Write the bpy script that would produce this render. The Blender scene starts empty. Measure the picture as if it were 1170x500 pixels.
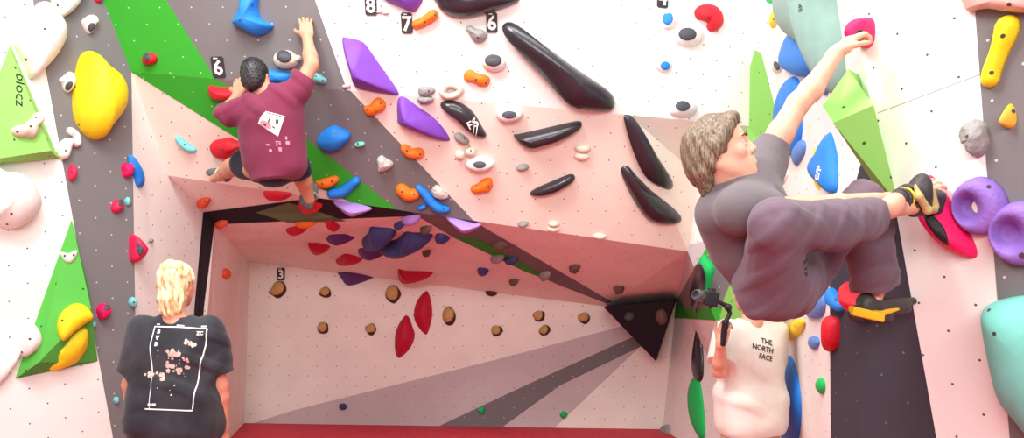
import bpy, bmesh, math, random
import numpy as np
from mathutils import Vector, Matrix, noise
from mathutils.bvhtree import BVHTree

# ---------------------------------------------------------------- camera, light, exposure
F = 850.0; HX, HY = 585.0, 310.0; CAMH = 1.7
sc = bpy.context.scene
cam_d = bpy.data.cameras.new('camera'); cam = bpy.data.objects.new('camera', cam_d)
sc.collection.objects.link(cam); sc.camera = cam
cam.location = (0, 0, CAMH); cam.rotation_euler = (math.pi/2, 0, 0)
cam_d.sensor_width = 36.0; cam_d.lens = F/1170*36.0; cam_d.shift_y = 60/1170.0
cam_d.clip_start = 0.05

w = bpy.data.worlds.new('world'); sc.world = w; w.use_nodes = True
w.node_tree.nodes['Background'].inputs[0].default_value = (0.97, 0.99, 1.0, 1)
w.node_tree.nodes['Background'].inputs[1].default_value = 1.0

sc.view_settings.view_transform = 'Standard'
sc.view_settings.look = 'None'
sc.view_settings.gamma = 1.0
sc.view_settings.use_curve_mapping = False
sc.view_settings.exposure = -0.9

def area(name, loc, target, sx, sy, power, col=(1, .995, .98)):
    l = bpy.data.lights.new(name, 'AREA'); l.shape = 'RECTANGLE'; l.size = sx; l.size_y = sy
    l.energy = power; l.color = col
    o = bpy.data.objects.new(name, l); sc.collection.objects.link(o); o.location = loc
    o.rotation_euler = (Vector(target) - Vector(loc)).to_track_quat('-Z', 'Y').to_euler()
    return o
area('ceiling_and_fill_light', (-1.2, 2.6, 5.6), (-1.2, 3.6, 0), 2.6, 1.4, 260)
area('ceiling_and_fill_light', (0.9, 2.2, 5.6), (0.8, 3.0, 0), 2.6, 1.4, 200)
area('ceiling_and_fill_light', (0.0, -1.6, 3.6), (-0.2, 7.0, 1.2), 5.0, 1.4, 520)  # added front fill light that brightens the cave, not a ceiling fitting
area('side_fill_light', (-1.9, 2.2, 4.9), (1.85, 4.2, 1.0), 0.9, 0.9, 210)  # unseen fill light added to brighten the right-hand walls

# ---------------------------------------------------------------- helpers
C = sc.collection
def P(x, y, Y):
    return Vector(((x-HX)/F*Y, Y, CAMH-(y-HY)/F*Y))
def ray(x, y):
    return Vector(((x-HX)/F, 1.0, -(y-HY)/F))

def lin(c):
    return tuple(((v/255)/12.92 if v/255 <= .04045 else ((v/255+.055)/1.055)**2.4) for v in c)

def newmat(name):
    m = bpy.data.materials.new(name); m.use_nodes = True
    nt = m.node_tree; b = nt.nodes['Principled BSDF']
    return m, nt, b

def mat(name, col, rough=.6, vary=.08, vscale=12, bump=.0, bscale=60, spec=.4, coat=0):
    """plain material with a slight colour variation and fine grain"""
    m, nt, b = newmat(name)
    c = lin(col)
    tc = nt.nodes.new('ShaderNodeTexCoord')
    n = nt.nodes.new('ShaderNodeTexNoise'); n.inputs['Scale'].default_value = vscale; n.inputs['Detail'].default_value = 4
    nt.links.new(tc.outputs['Object'], n.inputs['Vector'])
    r = nt.nodes.new('ShaderNodeValToRGB')
    r.color_ramp.elements[0].position = .3; r.color_ramp.elements[1].position = .7
    r.color_ramp.elements[0].color = tuple(v*(1-vary) for v in c)+(1,)
    r.color_ramp.elements[1].color = tuple(min(1, v*(1+vary)) for v in c)+(1,)
    nt.links.new(n.outputs['Fac'], r.inputs['Fac']); nt.links.new(r.outputs['Color'], b.inputs['Base Color'])
    b.inputs['Roughness'].default_value = rough
    b.inputs['Specular IOR Level'].default_value = spec
    if coat: b.inputs['Coat Weight'].default_value = coat
    if bump:
        n2 = nt.nodes.new('ShaderNodeTexNoise'); n2.inputs['Scale'].default_value = bscale; n2.inputs['Detail'].default_value = 3
        nt.links.new(tc.outputs['Object'], n2.inputs['Vector'])
        bp = nt.nodes.new('ShaderNodeBump'); bp.inputs['Strength'].default_value = bump; bp.inputs['Distance'].default_value = .01
        nt.links.new(n2.outputs['Fac'], bp.inputs['Height']); nt.links.new(bp.outputs['Normal'], b.inputs['Normal'])
    return m

def wallmat(name, col, dot=(92, 80, 76), spacing=.155, r=.0052, rough=.75):
    """painted plywood with a staggered grid of threaded bolt holes, coordinates in metres from UV"""
    m, nt, b = newmat(name); N = nt.nodes; L = nt.links
    uv = N.new('ShaderNodeUVMap'); uv.uv_map = 'UVMap'
    mp = N.new('ShaderNodeMapping'); mp.inputs['Rotation'].default_value[2] = math.radians(45)
    mp.inputs['Scale'].default_value = (1/spacing,)*3
    L.new(uv.outputs[0], mp.inputs[0])
    fr = N.new('ShaderNodeVectorMath'); fr.operation = 'FRACTION'; L.new(mp.outputs[0], fr.inputs[0])
    sb = N.new('ShaderNodeVectorMath'); sb.operation = 'SUBTRACT'; sb.inputs[1].default_value = (.5, .5, 0); L.new(fr.outputs[0], sb.inputs[0])
    ml = N.new('ShaderNodeVectorMath'); ml.operation = 'MULTIPLY'; ml.inputs[1].default_value = (1, 1, 0); L.new(sb.outputs[0], ml.inputs[0])
    ln = N.new('ShaderNodeVectorMath'); ln.operation = 'LENGTH'; L.new(ml.outputs[0], ln.inputs[0])
    lt = N.new('ShaderNodeMath'); lt.operation = 'LESS_THAN'; lt.inputs[1].default_value = r/spacing; L.new(ln.outputs['Value'], lt.inputs[0])
    # chalky smudges of the paint
    ns = N.new('ShaderNodeTexNoise'); ns.inputs['Scale'].default_value = 2.2; ns.inputs['Detail'].default_value = 6
    L.new(uv.outputs[0], ns.inputs['Vector'])
    rp = N.new('ShaderNodeValToRGB'); c = lin(col)
    rp.color_ramp.elements[0].position = .35; rp.color_ramp.elements[1].position = .7
    rp.color_ramp.elements[0].color = tuple(v*.95 for v in c)+(1,)
    rp.color_ramp.elements[1].color = tuple(min(1, v*1.04) for v in c)+(1,)
    L.new(ns.outputs['Fac'], rp.inputs['Fac'])
    mx = N.new('ShaderNodeMix'); mx.data_type = 'RGBA'
    L.new(lt.outputs[0], mx.inputs[0]); L.new(rp.outputs[0], mx.inputs[6]); mx.inputs[7].default_value = lin(dot)+(1,)
    L.new(mx.outputs[2], b.inputs['Base Color'])
    b.inputs['Roughness'].default_value = rough; b.inputs['Specular IOR Level'].default_value = .25
    return m

M = {}
M['white'] = wallmat('white_paint', (238, 234, 228))
M['bounce_tint'] = wallmat('white_paint_bounce_tint', (242, 228, 214))  # white paint with warm bounce from the red mats put into its colour
M['cave'] = wallmat('cave_paint', (244, 240, 230))
M['grey'] = wallmat('grey_paint', (120, 116, 117), dot=(200, 195, 190), r=.0055)
M['grey_pale'] = wallmat('pale_grey_paint', (200, 190, 190))
M['char'] = wallmat('charcoal_paint', (62, 60, 68), dot=(110, 108, 110), r=.005)
M['black'] = wallmat('black_paint', (40, 32, 38), dot=(90, 80, 80), r=.004)
M['green'] = wallmat('green_paint', (58, 168, 48), dot=(190, 210, 180), r=.005)
M['green_lt'] = wallmat('light_green_paint', (138, 200, 98), dot=(50, 90, 40))
M['olive'] = wallmat('olive_paint', (104, 126, 88), r=.003)
M['shell'] = mat('plaster', (225, 220, 214), .9)

def link(name, me, parent=None, mats=()):
    o = bpy.data.objects.new(name, me); C.objects.link(o)
    for m in mats: me.materials.append(m)
    if parent is not None: o.parent = parent
    return o
def smooth(me, on=True):
    me.polygons.foreach_set('use_smooth', [on]*len(me.polygons)); me.update()
def tag(o, label=None, cat=None, group=None, kind=None):
    if label: o['label'] = label
    if cat: o['category'] = cat
    if group: o['group'] = group
    if kind: o['kind'] = kind
    return o

# ---------------------------------------------------------------- climbing wall shell
# named corners of the wall (pixel direction and real distance from the camera)
ABd = Vector((-.5, -.866, 0)); ABdown = Vector((.07, -.04, -3.12))
V = {}
def vp(n, x, y, Y): V[n] = P(x, y, Y)
def plane3(a, b, c):
    n = (b-a).cross(c-a).normalized(); return (a.copy(), n)
def onplane(x, y, pl):
    o = Vector((0, 0, CAMH)); d = ray(x, y)
    t = (pl[0]-o).dot(pl[1])/d.dot(pl[1]); return o+d*t
vp('A1', 150, 82, 5.3)
plAB = plane3(V['A1'], V['A1']+ABd, V['A1']+ABdown)
V['T1'] = onplane(118, 0, plAB)
V['A1f'] = V['A1']+ABdown*(V['A1'].z/3.12)
V['ABlf'] = V['A1f']+ABd*1.5
V['ABlt'] = V['A1']+ABd*1.5+Vector((0, 0, 0)); V['ABlt'] = V['ABlt']-ABdown*.47
vp('C', 718, 131, 5.35)
plW1 = plane3(V['A1'], V['C'], V['T1'])
V['TT'] = onplane(38, -205, plW1)
V['R0'] = onplane(336, -260, plW1); V['R00'] = onplane(590, 0, plW1)
vp('A2', 856, 144, 5.62)
plW1b = plane3(V['C'], V['A2'], V['R00'])
V['R1'] = onplane(862, -260, plW1b)
vp('L1', 190, 200, 5.75); vp('L2', 786, 287, 6.0); vp('Z', 800, 203, 5.9); vp('Q', 480, 243, 5.86)
vp('M1', 232, 242, 6.3); vp('M1i', 245, 256, 6.42); vp('N1', 264, 277, 7.0)
vp('BT', 285, 299, 8.3); vp('B2', 692, 350, 8.15); vp('K', 773, 341, 7.8)
vp('Tm', 227, 295, 6.2)
V['Sf'] = Vector((-2.62, 5.9, 0)); V['Si'] = Vector((-2.57, 6.02, 0)); V['Nf'] = Vector((-2.70, 6.57, 0))
V['BB1'] = P(279, 483, F*CAMH/(483-HY)); V['BB2'] = P(757, 490, F*CAMH/(490-HY))
vp('JFt', 878, -200, 5.3); vp('JFm', 890, 200, 5.3); V['JFf'] = Vector((2.0, 5.3, 0))
vp('Ge', 1020, 220, 3.1)
Gdown = P(1070, 500, 3.1)-V['Ge']; V['Gf'] = V['Ge']+Gdown*(V['Ge'].z/-Gdown.z)
plG = plane3(V['Ge'], V['Ge']+Vector((.55, -.835, 0)), V['Gf'])
V['Ga'] = onplane(1004, 168, plG); V['Gt'] = onplane(973, 0, plG); V['Gtt'] = onplane(966, -290, plG)
vp('Ha', 987, 173, 3.4); vp('Hb', 948, 320, 3.7); V['Hf'] = Vector((1.59, 3.7, 0))

Gd = Vector((.55, -.835, 0))
WALLS = {
 'wall_left': ('white', [['A1f','A1','ABlt','ABlf'], ['A1','T1','TT','ABlt']]),
 'wall_overhang_top': ('white', [['A1','C','R00'], ['A1','R00','T1'], ['T1','R00','R0'], ['T1','R0','TT']]),
 'wall_overhang_corner': ('white', [['C','A2','R00'], ['A2','R1','R00'], ['R00','R1','R0']]),
 'wall_overhang': ('bounce_tint', [['A1','L1','Q'], ['A1','Q','C'], ['Q','L2','C'], ['C','L2','Z'], ['C','Z','A2']]),
 'wall_alcove_left': ('white', [['A1','A1f','Sf','Tm'], ['A1','Tm','L1'], ['L1','Tm','M1'], ['Tm','Sf','Si','M1'], ['Si','M1i','M1']]),
 'wall_cave_left': ('cave', [['M1i','Si','Nf'], ['M1i','Nf','N1'], ['N1','Nf','BB1'], ['N1','BB1','BT']]),
 'wall_cave_roof': ('cave', [['L1','M1','Q'], ['M1','M1i','Q'], ['M1i','N1','Q'], ['N1','BT','Q'], ['BT','B2','Q'], ['Q','B2','L2'], ['L2','B2','K']]),
 'wall_cave_back': ('cave', [['BT','BB1','BB2'], ['BT','BB2','B2'], ['B2','BB2','K']]),
 'wall_cave_right': ('white', [['A2','R1','JFt'], ['A2','JFt','JFm'], ['A2','JFm','Z'], ['Z','JFm','L2'], ['L2','JFm','JFf'], ['L2','JFf','K'], ['K','JFf','BB2']]),
 'wall_far_right': ('white', [['JFt','JFm','Ha'], ['JFt','Ha','Gt'], ['JFt','Gt','Gtt'], ['Ha','Ga','Gt'], ['JFm','Hb','Ha'], ['JFm','JFf','Hf'], ['JFm','Hf','Hb']]),
 'wall_return_right': ('char', [['Ha','Hb','Ge'], ['Ha','Ge','Ga'], ['Hb','Hf','Ge'], ['Hf','Gf','Ge']]),
}
V['GfN'] = V['Gf']+Gd*2.3; V['GeN'] = V['Ge']+Gd*2.3; V['GtN'] = V['Gt']+Gd*2.6; V['GttN'] = V['Gtt']+Gd*3.0
WALLS['wall_right'] = ('white', [['Gf','GfN','GeN'], ['Gf','GeN','Ge'], ['Ge','GeN','GtN'], ['Ge','GtN','Ga'], ['Ga','GtN','Gt'], ['Gt','GtN','GttN'], ['Gt','GttN','Gtt']])

def proj(p):
    return Vector((HX+p.x/p.y*F, HY-(p.z-CAMH)/p.y*F)) if p.y > .05 else None
def clip_poly(sub, tri):
    area2 = sum(tri[i][0]*tri[(i+1)%3][1]-tri[(i+1)%3][0]*tri[i][1] for i in range(3))
    s = 1 if area2 > 0 else -1
    out = [tuple(p) for p in sub]
    for i in range(3):
        a = tri[i]; b = tri[(i+1)%3]
        f = lambda p: s*((b[0]-a[0])*(p[1]-a[1])-(b[1]-a[1])*(p[0]-a[0]))
        inp = out; out = []
        for j in range(len(inp)):
            p, q = inp[j], inp[(j+1) % len(inp)]
            fp, fq = f(p), f(q)
            if fp >= 0: out.append(p)
            if (fp >= 0) != (fq >= 0):
                t = fp/(fp-fq); out.append((p[0]+(q[0]-p[0])*t, p[1]+(q[1]-p[1])*t))
        if len(out) < 3: return []
    return out

TRIS = {}
def tri_list(name):
    r = []
    for f in WALLS[name][1]:
        pts = [V[k] for k in f]
        for i in range(1, len(pts)-1): r.append((pts[0], pts[i], pts[i+1]))
    return r
for k in WALLS: TRIS[k] = tri_list(k)

def tnorm(t):
    n = (t[1]-t[0]).cross(t[2]-t[0]).normalized()
    c = (t[0]+t[1]+t[2])/3
    if n.dot(Vector((0, 0, CAMH))-c) < 0: n = -n
    return n
def frame(n):
    u = Vector((0, 0, 1)).cross(n)
    if u.length < .05: u = Vector((1, 0, 0))
    u.normalize(); v = n.cross(u).normalized()
    return u, v
def hit(x, y, wall):
    """where the line of sight through a photo pixel meets the named wall: point and normal"""
    o = Vector((0, 0, CAMH)); d = ray(x, y); best = None
    for t in TRIS[wall]:
        n = tnorm(t); dn = d.dot(n)
        if abs(dn) < 1e-6: continue
        tt = (t[0]-o).dot(n)/dn
        if tt <= 0: continue
        p = o+d*tt
        # outside distance
        c = (t[0]+t[1]+t[2])/3; e = 0
        for i in range(3):
            a, b = t[i], t[(i+1) % 3]; m = (b-a).cross(n).normalized()
            if m.dot(c-a) > 0: m = -m
            e = max(e, m.dot(p-a))
        if best is None or e < best[0]-1e-5: best = (e, p, n)
    return best[1], best[2]

PAINT = {k: [] for k in WALLS}
PAINT['wall_left'] = [('grey', [(37,-2),(129,500),(150,620),(175,620),(160,500),(155,300),(150,82),(118,0),(38,-205),(0,-205)])]
PAINT['wall_overhang_top'] = [('grey', [(118,0),(38,-205),(240,-260),(360,0),(396,101),(401,115),(150,95),(150,82),(118,0)]),
    ('green', [(118,0),(80,-110),(130,-110),(190,0),(245,88),(245,100),(150,95),(150,82)])]
PAINT['wall_overhang'] = [('grey', [(383,80),(396,99),(545,256),(540,256),(470,250),(255,148),(150,82),(115,60)]),
    ('green', [(115,60),(243,60),(246,89),(300,122),(345,155),(450,236),(468,248),(420,240),(360,212),(255,148),(150,82)])]
PAINT['wall_cave_roof'] = [
    ('grey', [(466,240),(540,248),(549,257),(700,345),(692,346),(640,326),(520,272)]),
    ('green', [(518,270),(547,272),(640,324),(600,310)]),
    ('black', [(232,242),(390,222),(470,242),(480,246),(330,252),(245,256)]),
    ('olive', [(292,242),(330,231),(350,236),(395,252),(330,254)])]
PAINT['wall_alcove_left'] = [('black', [(232,242),(222,350),(208,556),(218,560),(233,350),(245,256)])]
PAINT['wall_cave_back'] = [
    ('grey_pale', [(712,372),(565,411),(333,469),(284,485),(284,520),(600,520),(748,380),(742,374)]),
    ('grey', [(742,376),(756,384),(640,440),(572,489),(498,488),(600,440)])]
PAINT['wall_cave_right'] = [
    ('green_lt', [(862,57),(870,60),(890,140),(900,200),(896,250),(840,250),(846,150),(851,100)]),
    ('grey_pale', [(786,280),(900,250),(905,365),(768,362),(772,338)]),
    ('green', [(815,270),(786,320),(772,345),(769,363),(905,370),(905,345),(860,345),(800,350),(806,300)]),
    ('grey', [(800,296),(900,250),(905,350),(782,352),(775,340)]),
    ('green_lt', [(845,300),(905,300),(905,374),(821,374),(828,340)]),
    ('green', [(850,372),(908,350),(906,490),(880,400)])]
M['seam'] = wallmat('panel_seam', (150, 140, 134))
PAINT['wall_right'] = [('seam', [(1003,128.6),(1200,54.5),(1200,55.2),(1003,129.4)]), ('grey', [(1085,-290),(1114,5),(1128,195),(1140,340),(1154,500),(1230,1200),(2600,1200),(2600,-900),(1085,-900)])]

for name, (m0, faces) in WALLS.items():
    bm = bmesh.new(); uvl = bm.loops.layers.uv.new('UVMap'); mats = [M[m0]]; names = [m0]
    def addf(pts, n, mi):
        try: f = bm.faces.new([bm.verts.new(p) for p in pts])
        except ValueError: return
        u, v = frame(n); f.material_index = mi
        for l in f.loops: l[uvl].uv = (l.vert.co.dot(u), l.vert.co.dot(v))
    for t in TRIS[name]: addf(t, tnorm(t), 0)
    for li, (mk, poly) in enumerate(PAINT[name]):
        if mk not in names: names.append(mk); mats.append(M[mk])
        for t in TRIS[name]:
            pr = [proj(p) for p in t]
            if any(p is None for p in pr): continue
            cp = clip_poly(poly, pr)
            if len(cp) < 3: continue
            n = tnorm(t); o = Vector((0, 0, CAMH)); pts = []
            for (x, y) in cp:
                d = ray(x, y); pts.append(o+d*((t[0]-o).dot(n)/d.dot(n))+n*(.0012*(li+1)))
            addf(pts, n, names.index(mk))
    bmesh.ops.remove_doubles(bm, verts=bm.verts, dist=1e-5)
    me = bpy.data.meshes.new(name); bm.to_mesh(me); bm.free()
    tag(link(name, me, None, mats), kind='structure')

# triangular black volume that fills the far corner of the cave
def solid(name, pts, faces, m, parent=None, uv=True, sm=False):
    bm = bmesh.new(); vs = [bm.verts.new(p) for p in pts]
    for f in faces: bm.faces.new([vs[i] for i in f])
    bmesh.ops.recalc_face_normals(bm, faces=bm.faces)
    uvl = bm.loops.layers.uv.new('UVMap')
    for f in bm.faces:
        u, v = frame(f.normal)
        for l in f.loops: l[uvl].uv = (l.vert.co.dot(u), l.vert.co.dot(v))
    me = bpy.data.meshes.new(name); bm.to_mesh(me); bm.free()
    if sm: smooth(me)
    return link(name, me, parent, [m])

# floor: crimson crash mats
m, nt, b = newmat('crimson_mat')
tc = nt.nodes.new('ShaderNodeTexCoord'); n = nt.nodes.new('ShaderNodeTexNoise'); n.inputs['Scale'].default_value = 9; n.inputs['Detail'].default_value = 8
mp = nt.nodes.new('ShaderNodeMapping'); mp.inputs['Scale'].default_value = (1, 6, 1)
nt.links.new(tc.outputs['Object'], mp.inputs[0]); nt.links.new(mp.outputs[0], n.inputs['Vector'])
r = nt.nodes.new('ShaderNodeValToRGB'); r.color_ramp.elements[0].position = .3; r.color_ramp.elements[1].position = .75
r.color_ramp.elements[0].color = lin((184, 36, 54))+(1,); r.color_ramp.elements[1].color = lin((214, 62, 78))+(1,)
nt.links.new(n.outputs['Fac'], r.inputs['Fac']); nt.links.new(r.outputs['Color'], b.inputs['Base Color'])
b.inputs['Roughness'].default_value = .75
bp = nt.nodes.new('ShaderNodeBump'); bp.inputs['Strength'].default_value = .3; nt.links.new(n.outputs['Fac'], bp.inputs['Height']); nt.links.new(bp.outputs[0], b.inputs['Normal'])
M['mat'] = m
fl = solid('floor', [Vector(p) for p in [(-9, -8, 0), (9, -8, 0), (9, 12, 0), (-9, 12, 0), (-9, -8, -.3), (9, -8, -.3), (9, 12, -.3), (-9, 12, -.3)]],
      [(0, 1, 2, 3), (4, 5, 6, 7), (0, 1, 5, 4), (1, 2, 6, 5), (2, 3, 7, 6), (3, 0, 4, 7)], M['mat'])
tag(fl, kind='structure')

# ---------------------------------------------------------------- hold colours
H = {}
def hm(k, col, **kw): H[k] = mat(k+'_resin', col, **dict(dict(rough=.55, vary=.06, vscale=14, bump=.35, bscale=170), **kw))
hm('white', (236, 232, 226)); hm('cream', (228, 214, 196)); hm('yellow', (250, 220, 28)); hm('gold', (232, 180, 60))
hm('pink', (226, 34, 84)); hm('magenta', (238, 10, 96)); hm('red', (214, 26, 48)); hm('crimson', (190, 8, 52)); hm('orange', (246, 122, 28))
hm('coral', (232, 92, 58)); hm('blue', (34, 132, 228)); hm('navy', (56, 66, 120)); hm('periwinkle', (98, 140, 212)); hm('teal', (120, 205, 205))
hm('mint', (120, 205, 190), bump=.1); hm('purple', (124, 66, 178), bump=.15); hm('lilac', (178, 140, 220), bump=.2); hm('plum', (92, 52, 118), bump=.15)
hm('shaded_mint', (140, 178, 168), bump=.1); hm('violet', (140, 104, 186), bump=.35, bscale=60)
hm('stone', (150, 146, 144), bump=.9, bscale=45); hm('rock', (196, 192, 186), bump=1, bscale=45); hm('brown', (104, 84, 74), bump=.6, bscale=40)
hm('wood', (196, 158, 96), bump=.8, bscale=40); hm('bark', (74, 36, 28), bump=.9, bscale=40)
hm('ink', (46, 42, 48), rough=.28, bump=.08, coat=.25); hm('slate', (74, 74, 82), rough=.5); hm('emerald', (14, 190, 92)); hm('rose', (222, 170, 160), bump=.2)
hm('dark', (34, 30, 34), rough=.5)
H['green_lt'] = wallmat('light_green_volume', (150, 212, 108), dot=(52, 96, 44), spacing=.2, r=.007)
H['green'] = wallmat('green_volume', (86, 176, 70), dot=(40, 84, 36), spacing=.2, r=.007)
H['blackv'] = wallmat('black_volume', (32, 26, 34), dot=(80, 70, 76), spacing=.2, r=.004)

def spline(pts, n):
    k = len(pts); out = []
    per = max(2, n//k)
    for i in range(k):
        p0, p1, p2, p3 = pts[i-1], pts[i], pts[(i+1) % k], pts[(i+2) % k]
        for j in range(per):
            t = j/per
            out.append(.5*((2*p1)+(-p0+p2)*t+(2*p0-5*p1+4*p2-p3)*t*t+(-p0+3*p1-3*p2+p3)*t*t*t))
    return out
def ell(cx, cy, rx, ry, rot=0, n=8, j=0, seed=0):
    """outline of a roundish hold in photo pixels"""
    rnd = random.Random(seed+int(cx*7+cy*3)); a = math.radians(rot); o = []
    for i in range(n):
        t = 2*math.pi*i/n; f = 1+rnd.uniform(-j, j)
        x, y = rx*f*math.cos(t), ry*f*math.sin(t)
        o.append((cx+x*math.cos(a)-y*math.sin(a), cy+x*math.sin(a)+y*math.cos(a)))
    return o

def local_frame(cx, cy, wall):
    p, n = hit(cx, cy, wall); u, v = frame(n)
    mw = Matrix((u, v, n)).transposed().to_4x4(); mw.translation = p
    return mw, p, n, u, v
def to_local(pts, p, n, u, v):
    o = Vector((0, 0, CAMH)); r = []
    for (x, y) in pts:
        d = ray(x, y); q = o+d*((p-o).dot(n)/d.dot(n))-p
        r.append(Vector((q.dot(u), q.dot(v))))
    return r

def dome_mesh(name, b, h, peak, prof=2.0, rings=7, rough=0., sharp=False, seed=0):
    """closed outline b on the wall raised to a rounded top of height h; peak = where the top is"""
    bm = bmesh.new(); levels = []
    ts = [1.0, .985, .94, .86, .72, .52, .28] if not sharp else [1.0, .93]
    N = len(b)
    back = [bm.verts.new((p.x, p.y, -.004)) for p in b]; levels.append(back)
    for t in ts:
        z = h*(1-t**prof)**(1/prof) if not sharp else (0.0 if t == 1 else h*.12)
        if sharp and t < 1: z = h*(1-t)
        ring = []
        for p in b:
            q = peak+(p-peak)*t
            zz = z
            if rough and t < 1:
                nn = noise.noise_vector(Vector((q.x*38+seed, q.y*38, z*38)))
                q = q+Vector((nn.x, nn.y))*rough*.35; zz = max(0, z+nn.z*rough)
            ring.append(bm.verts.new((q.x, q.y, zz)))
        levels.append(ring)
    top = bm.verts.new((peak.x, peak.y, h*(1 if not rough else 1+.0)))
    for a, c in zip(levels, levels[1:]):
        for i in range(N):
            bm.faces.new((a[i], a[(i+1) % N], c[(i+1) % N], c[i]))
    for i in range(N): bm.faces.new((levels[-1][i], levels[-1][(i+1) % N], top))
    bm.faces.new(list(reversed(back)))
    bmesh.ops.recalc_face_normals(bm, faces=bm.faces)
    me = bpy.data.meshes.new(name); bm.to_mesh(me); bm.free()
    if not sharp: smooth(me)
    return me

def bvh_of(me):
    return BVHTree.FromPolygons([v.co.copy() for v in me.vertices], [tuple(p.vertices) for p in me.polygons])

def disc(name, at, nrm, r, m, parent, depth=.003, n=14, hole=False):
    bm = bmesh.new()
    bmesh.ops.create_cone(bm, cap_ends=True, segments=n, radius1=r, radius2=r*.92, depth=depth*2)
    me = bpy.data.meshes.new(name); bm.to_mesh(me); bm.free()
    o = link(name, me, parent, [m])
    o.matrix_local = Matrix.Translation(at) @ nrm.to_track_quat('Z', 'Y').to_matrix().to_4x4()
    return o

M['bolt'] = mat('steel_bolt', (70, 66, 66), .4, spec=.6)
def add_bolt(o, me, x, y, frm, r=.008):
    mw, p, n, u, v = frm
    # aim along the line of sight so that the bolt sits where the photo shows it, then rest it on the surface
    org = Vector((0, 0, CAMH)); d = ray(x, y).normalized()
    inv = mw.inverted(); lo = inv @ org; ld = (inv.to_3x3() @ d).normalized()
    loc, nr, _, _ = bvh_of(me).ray_cast(lo, ld)
    if loc is None: return
    disc('bolt_hole', loc, nr, r, M['bolt'], o, .0015)

def finish(o, mw, label, group, cat='climbing hold'):
    o.matrix_world = mw; tag(o, label, cat, group)

def hold(label, wall, outline, h, col, group=None, peak=None, bolts=(), prof=2.2, rough=0., squash=1.0, name='climbing_hold', pts=44, sharp=False, lift=0., cat='climbing hold', z0=0.):
    cx = sum(p[0] for p in outline)/len(outline); cy = sum(p[1] for p in outline)/len(outline)
    frm = local_frame(cx, cy, wall); mw, p, n, u, v = frm
    b = to_local(outline, p, n, u, v)
    if squash != 1.0: b = [Vector((q.x, q.y*squash)) for q in b]
    pk = to_local([peak], p, n, u, v)[0] if peak else sum(b, Vector((0, 0)))/len(b)
    if peak and squash != 1: pk.y *= squash
    if not sharp: b = spline(b, pts)
    me = dome_mesh(name, b, h, pk, prof, rough=rough, sharp=sharp, seed=cx)
    o = link(name, me, None, [H[col]]); finish(o, mw, label, group, cat)
    if z0: o.matrix_world = mw @ Matrix.Translation((0, 0, z0))
    for (x, y) in bolts: add_bolt(o, me, x, y, frm)
    return o, me, frm

def cap_on(o, me, frm, outline, col, name='dark_patch', grow=.0025, label=None, n=3):
    """a second texture on part of a hold: a patch following its surface"""
    mw, p, nn, u, v = frm; inv = mw.inverted(); t = bvh_of(me)
    org = Vector((0, 0, CAMH)); lo = inv @ org
    cx = sum(q[0] for q in outline)/len(outline); cy = sum(q[1] for q in outline)/len(outline)
    out = [Vector(q) for q in outline]; out = spline(out, 32); c = Vector((cx, cy))
    bm = bmesh.new(); rings = []
    def cast(q, g):
        d = (inv.to_3x3() @ ray(q.x, q.y)).normalized()
        loc, nr, _, _ = t.ray_cast(lo, d)
        if loc is None:
            loc, nr, _, _ = t.find_nearest(lo+d*((p-org).length))
        return loc+nr*g
    for k, s in enumerate([1, .97, .75, .5, .25]):
        rings.append([bm.verts.new(cast(c+(q-c)*s, -.002 if k == 0 else grow)) for q in out])
    top = bm.verts.new(cast(c, grow))
    for a, b2 in zip(rings, rings[1:]):
        for i in range(len(out)): bm.faces.new((a[i], a[(i+1) % len(out)], b2[(i+1) % len(out)], b2[i]))
    for i in range(len(out)): bm.faces.new((rings[-1][i], rings[-1][(i+1) % len(out)], top))
    m2 = bpy.data.meshes.new(name); bm.to_mesh(m2); bm.free(); smooth(m2)
    c2 = link(name, m2, o, [H[col]])
    if label: c2['label'] = label
    return c2

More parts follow.
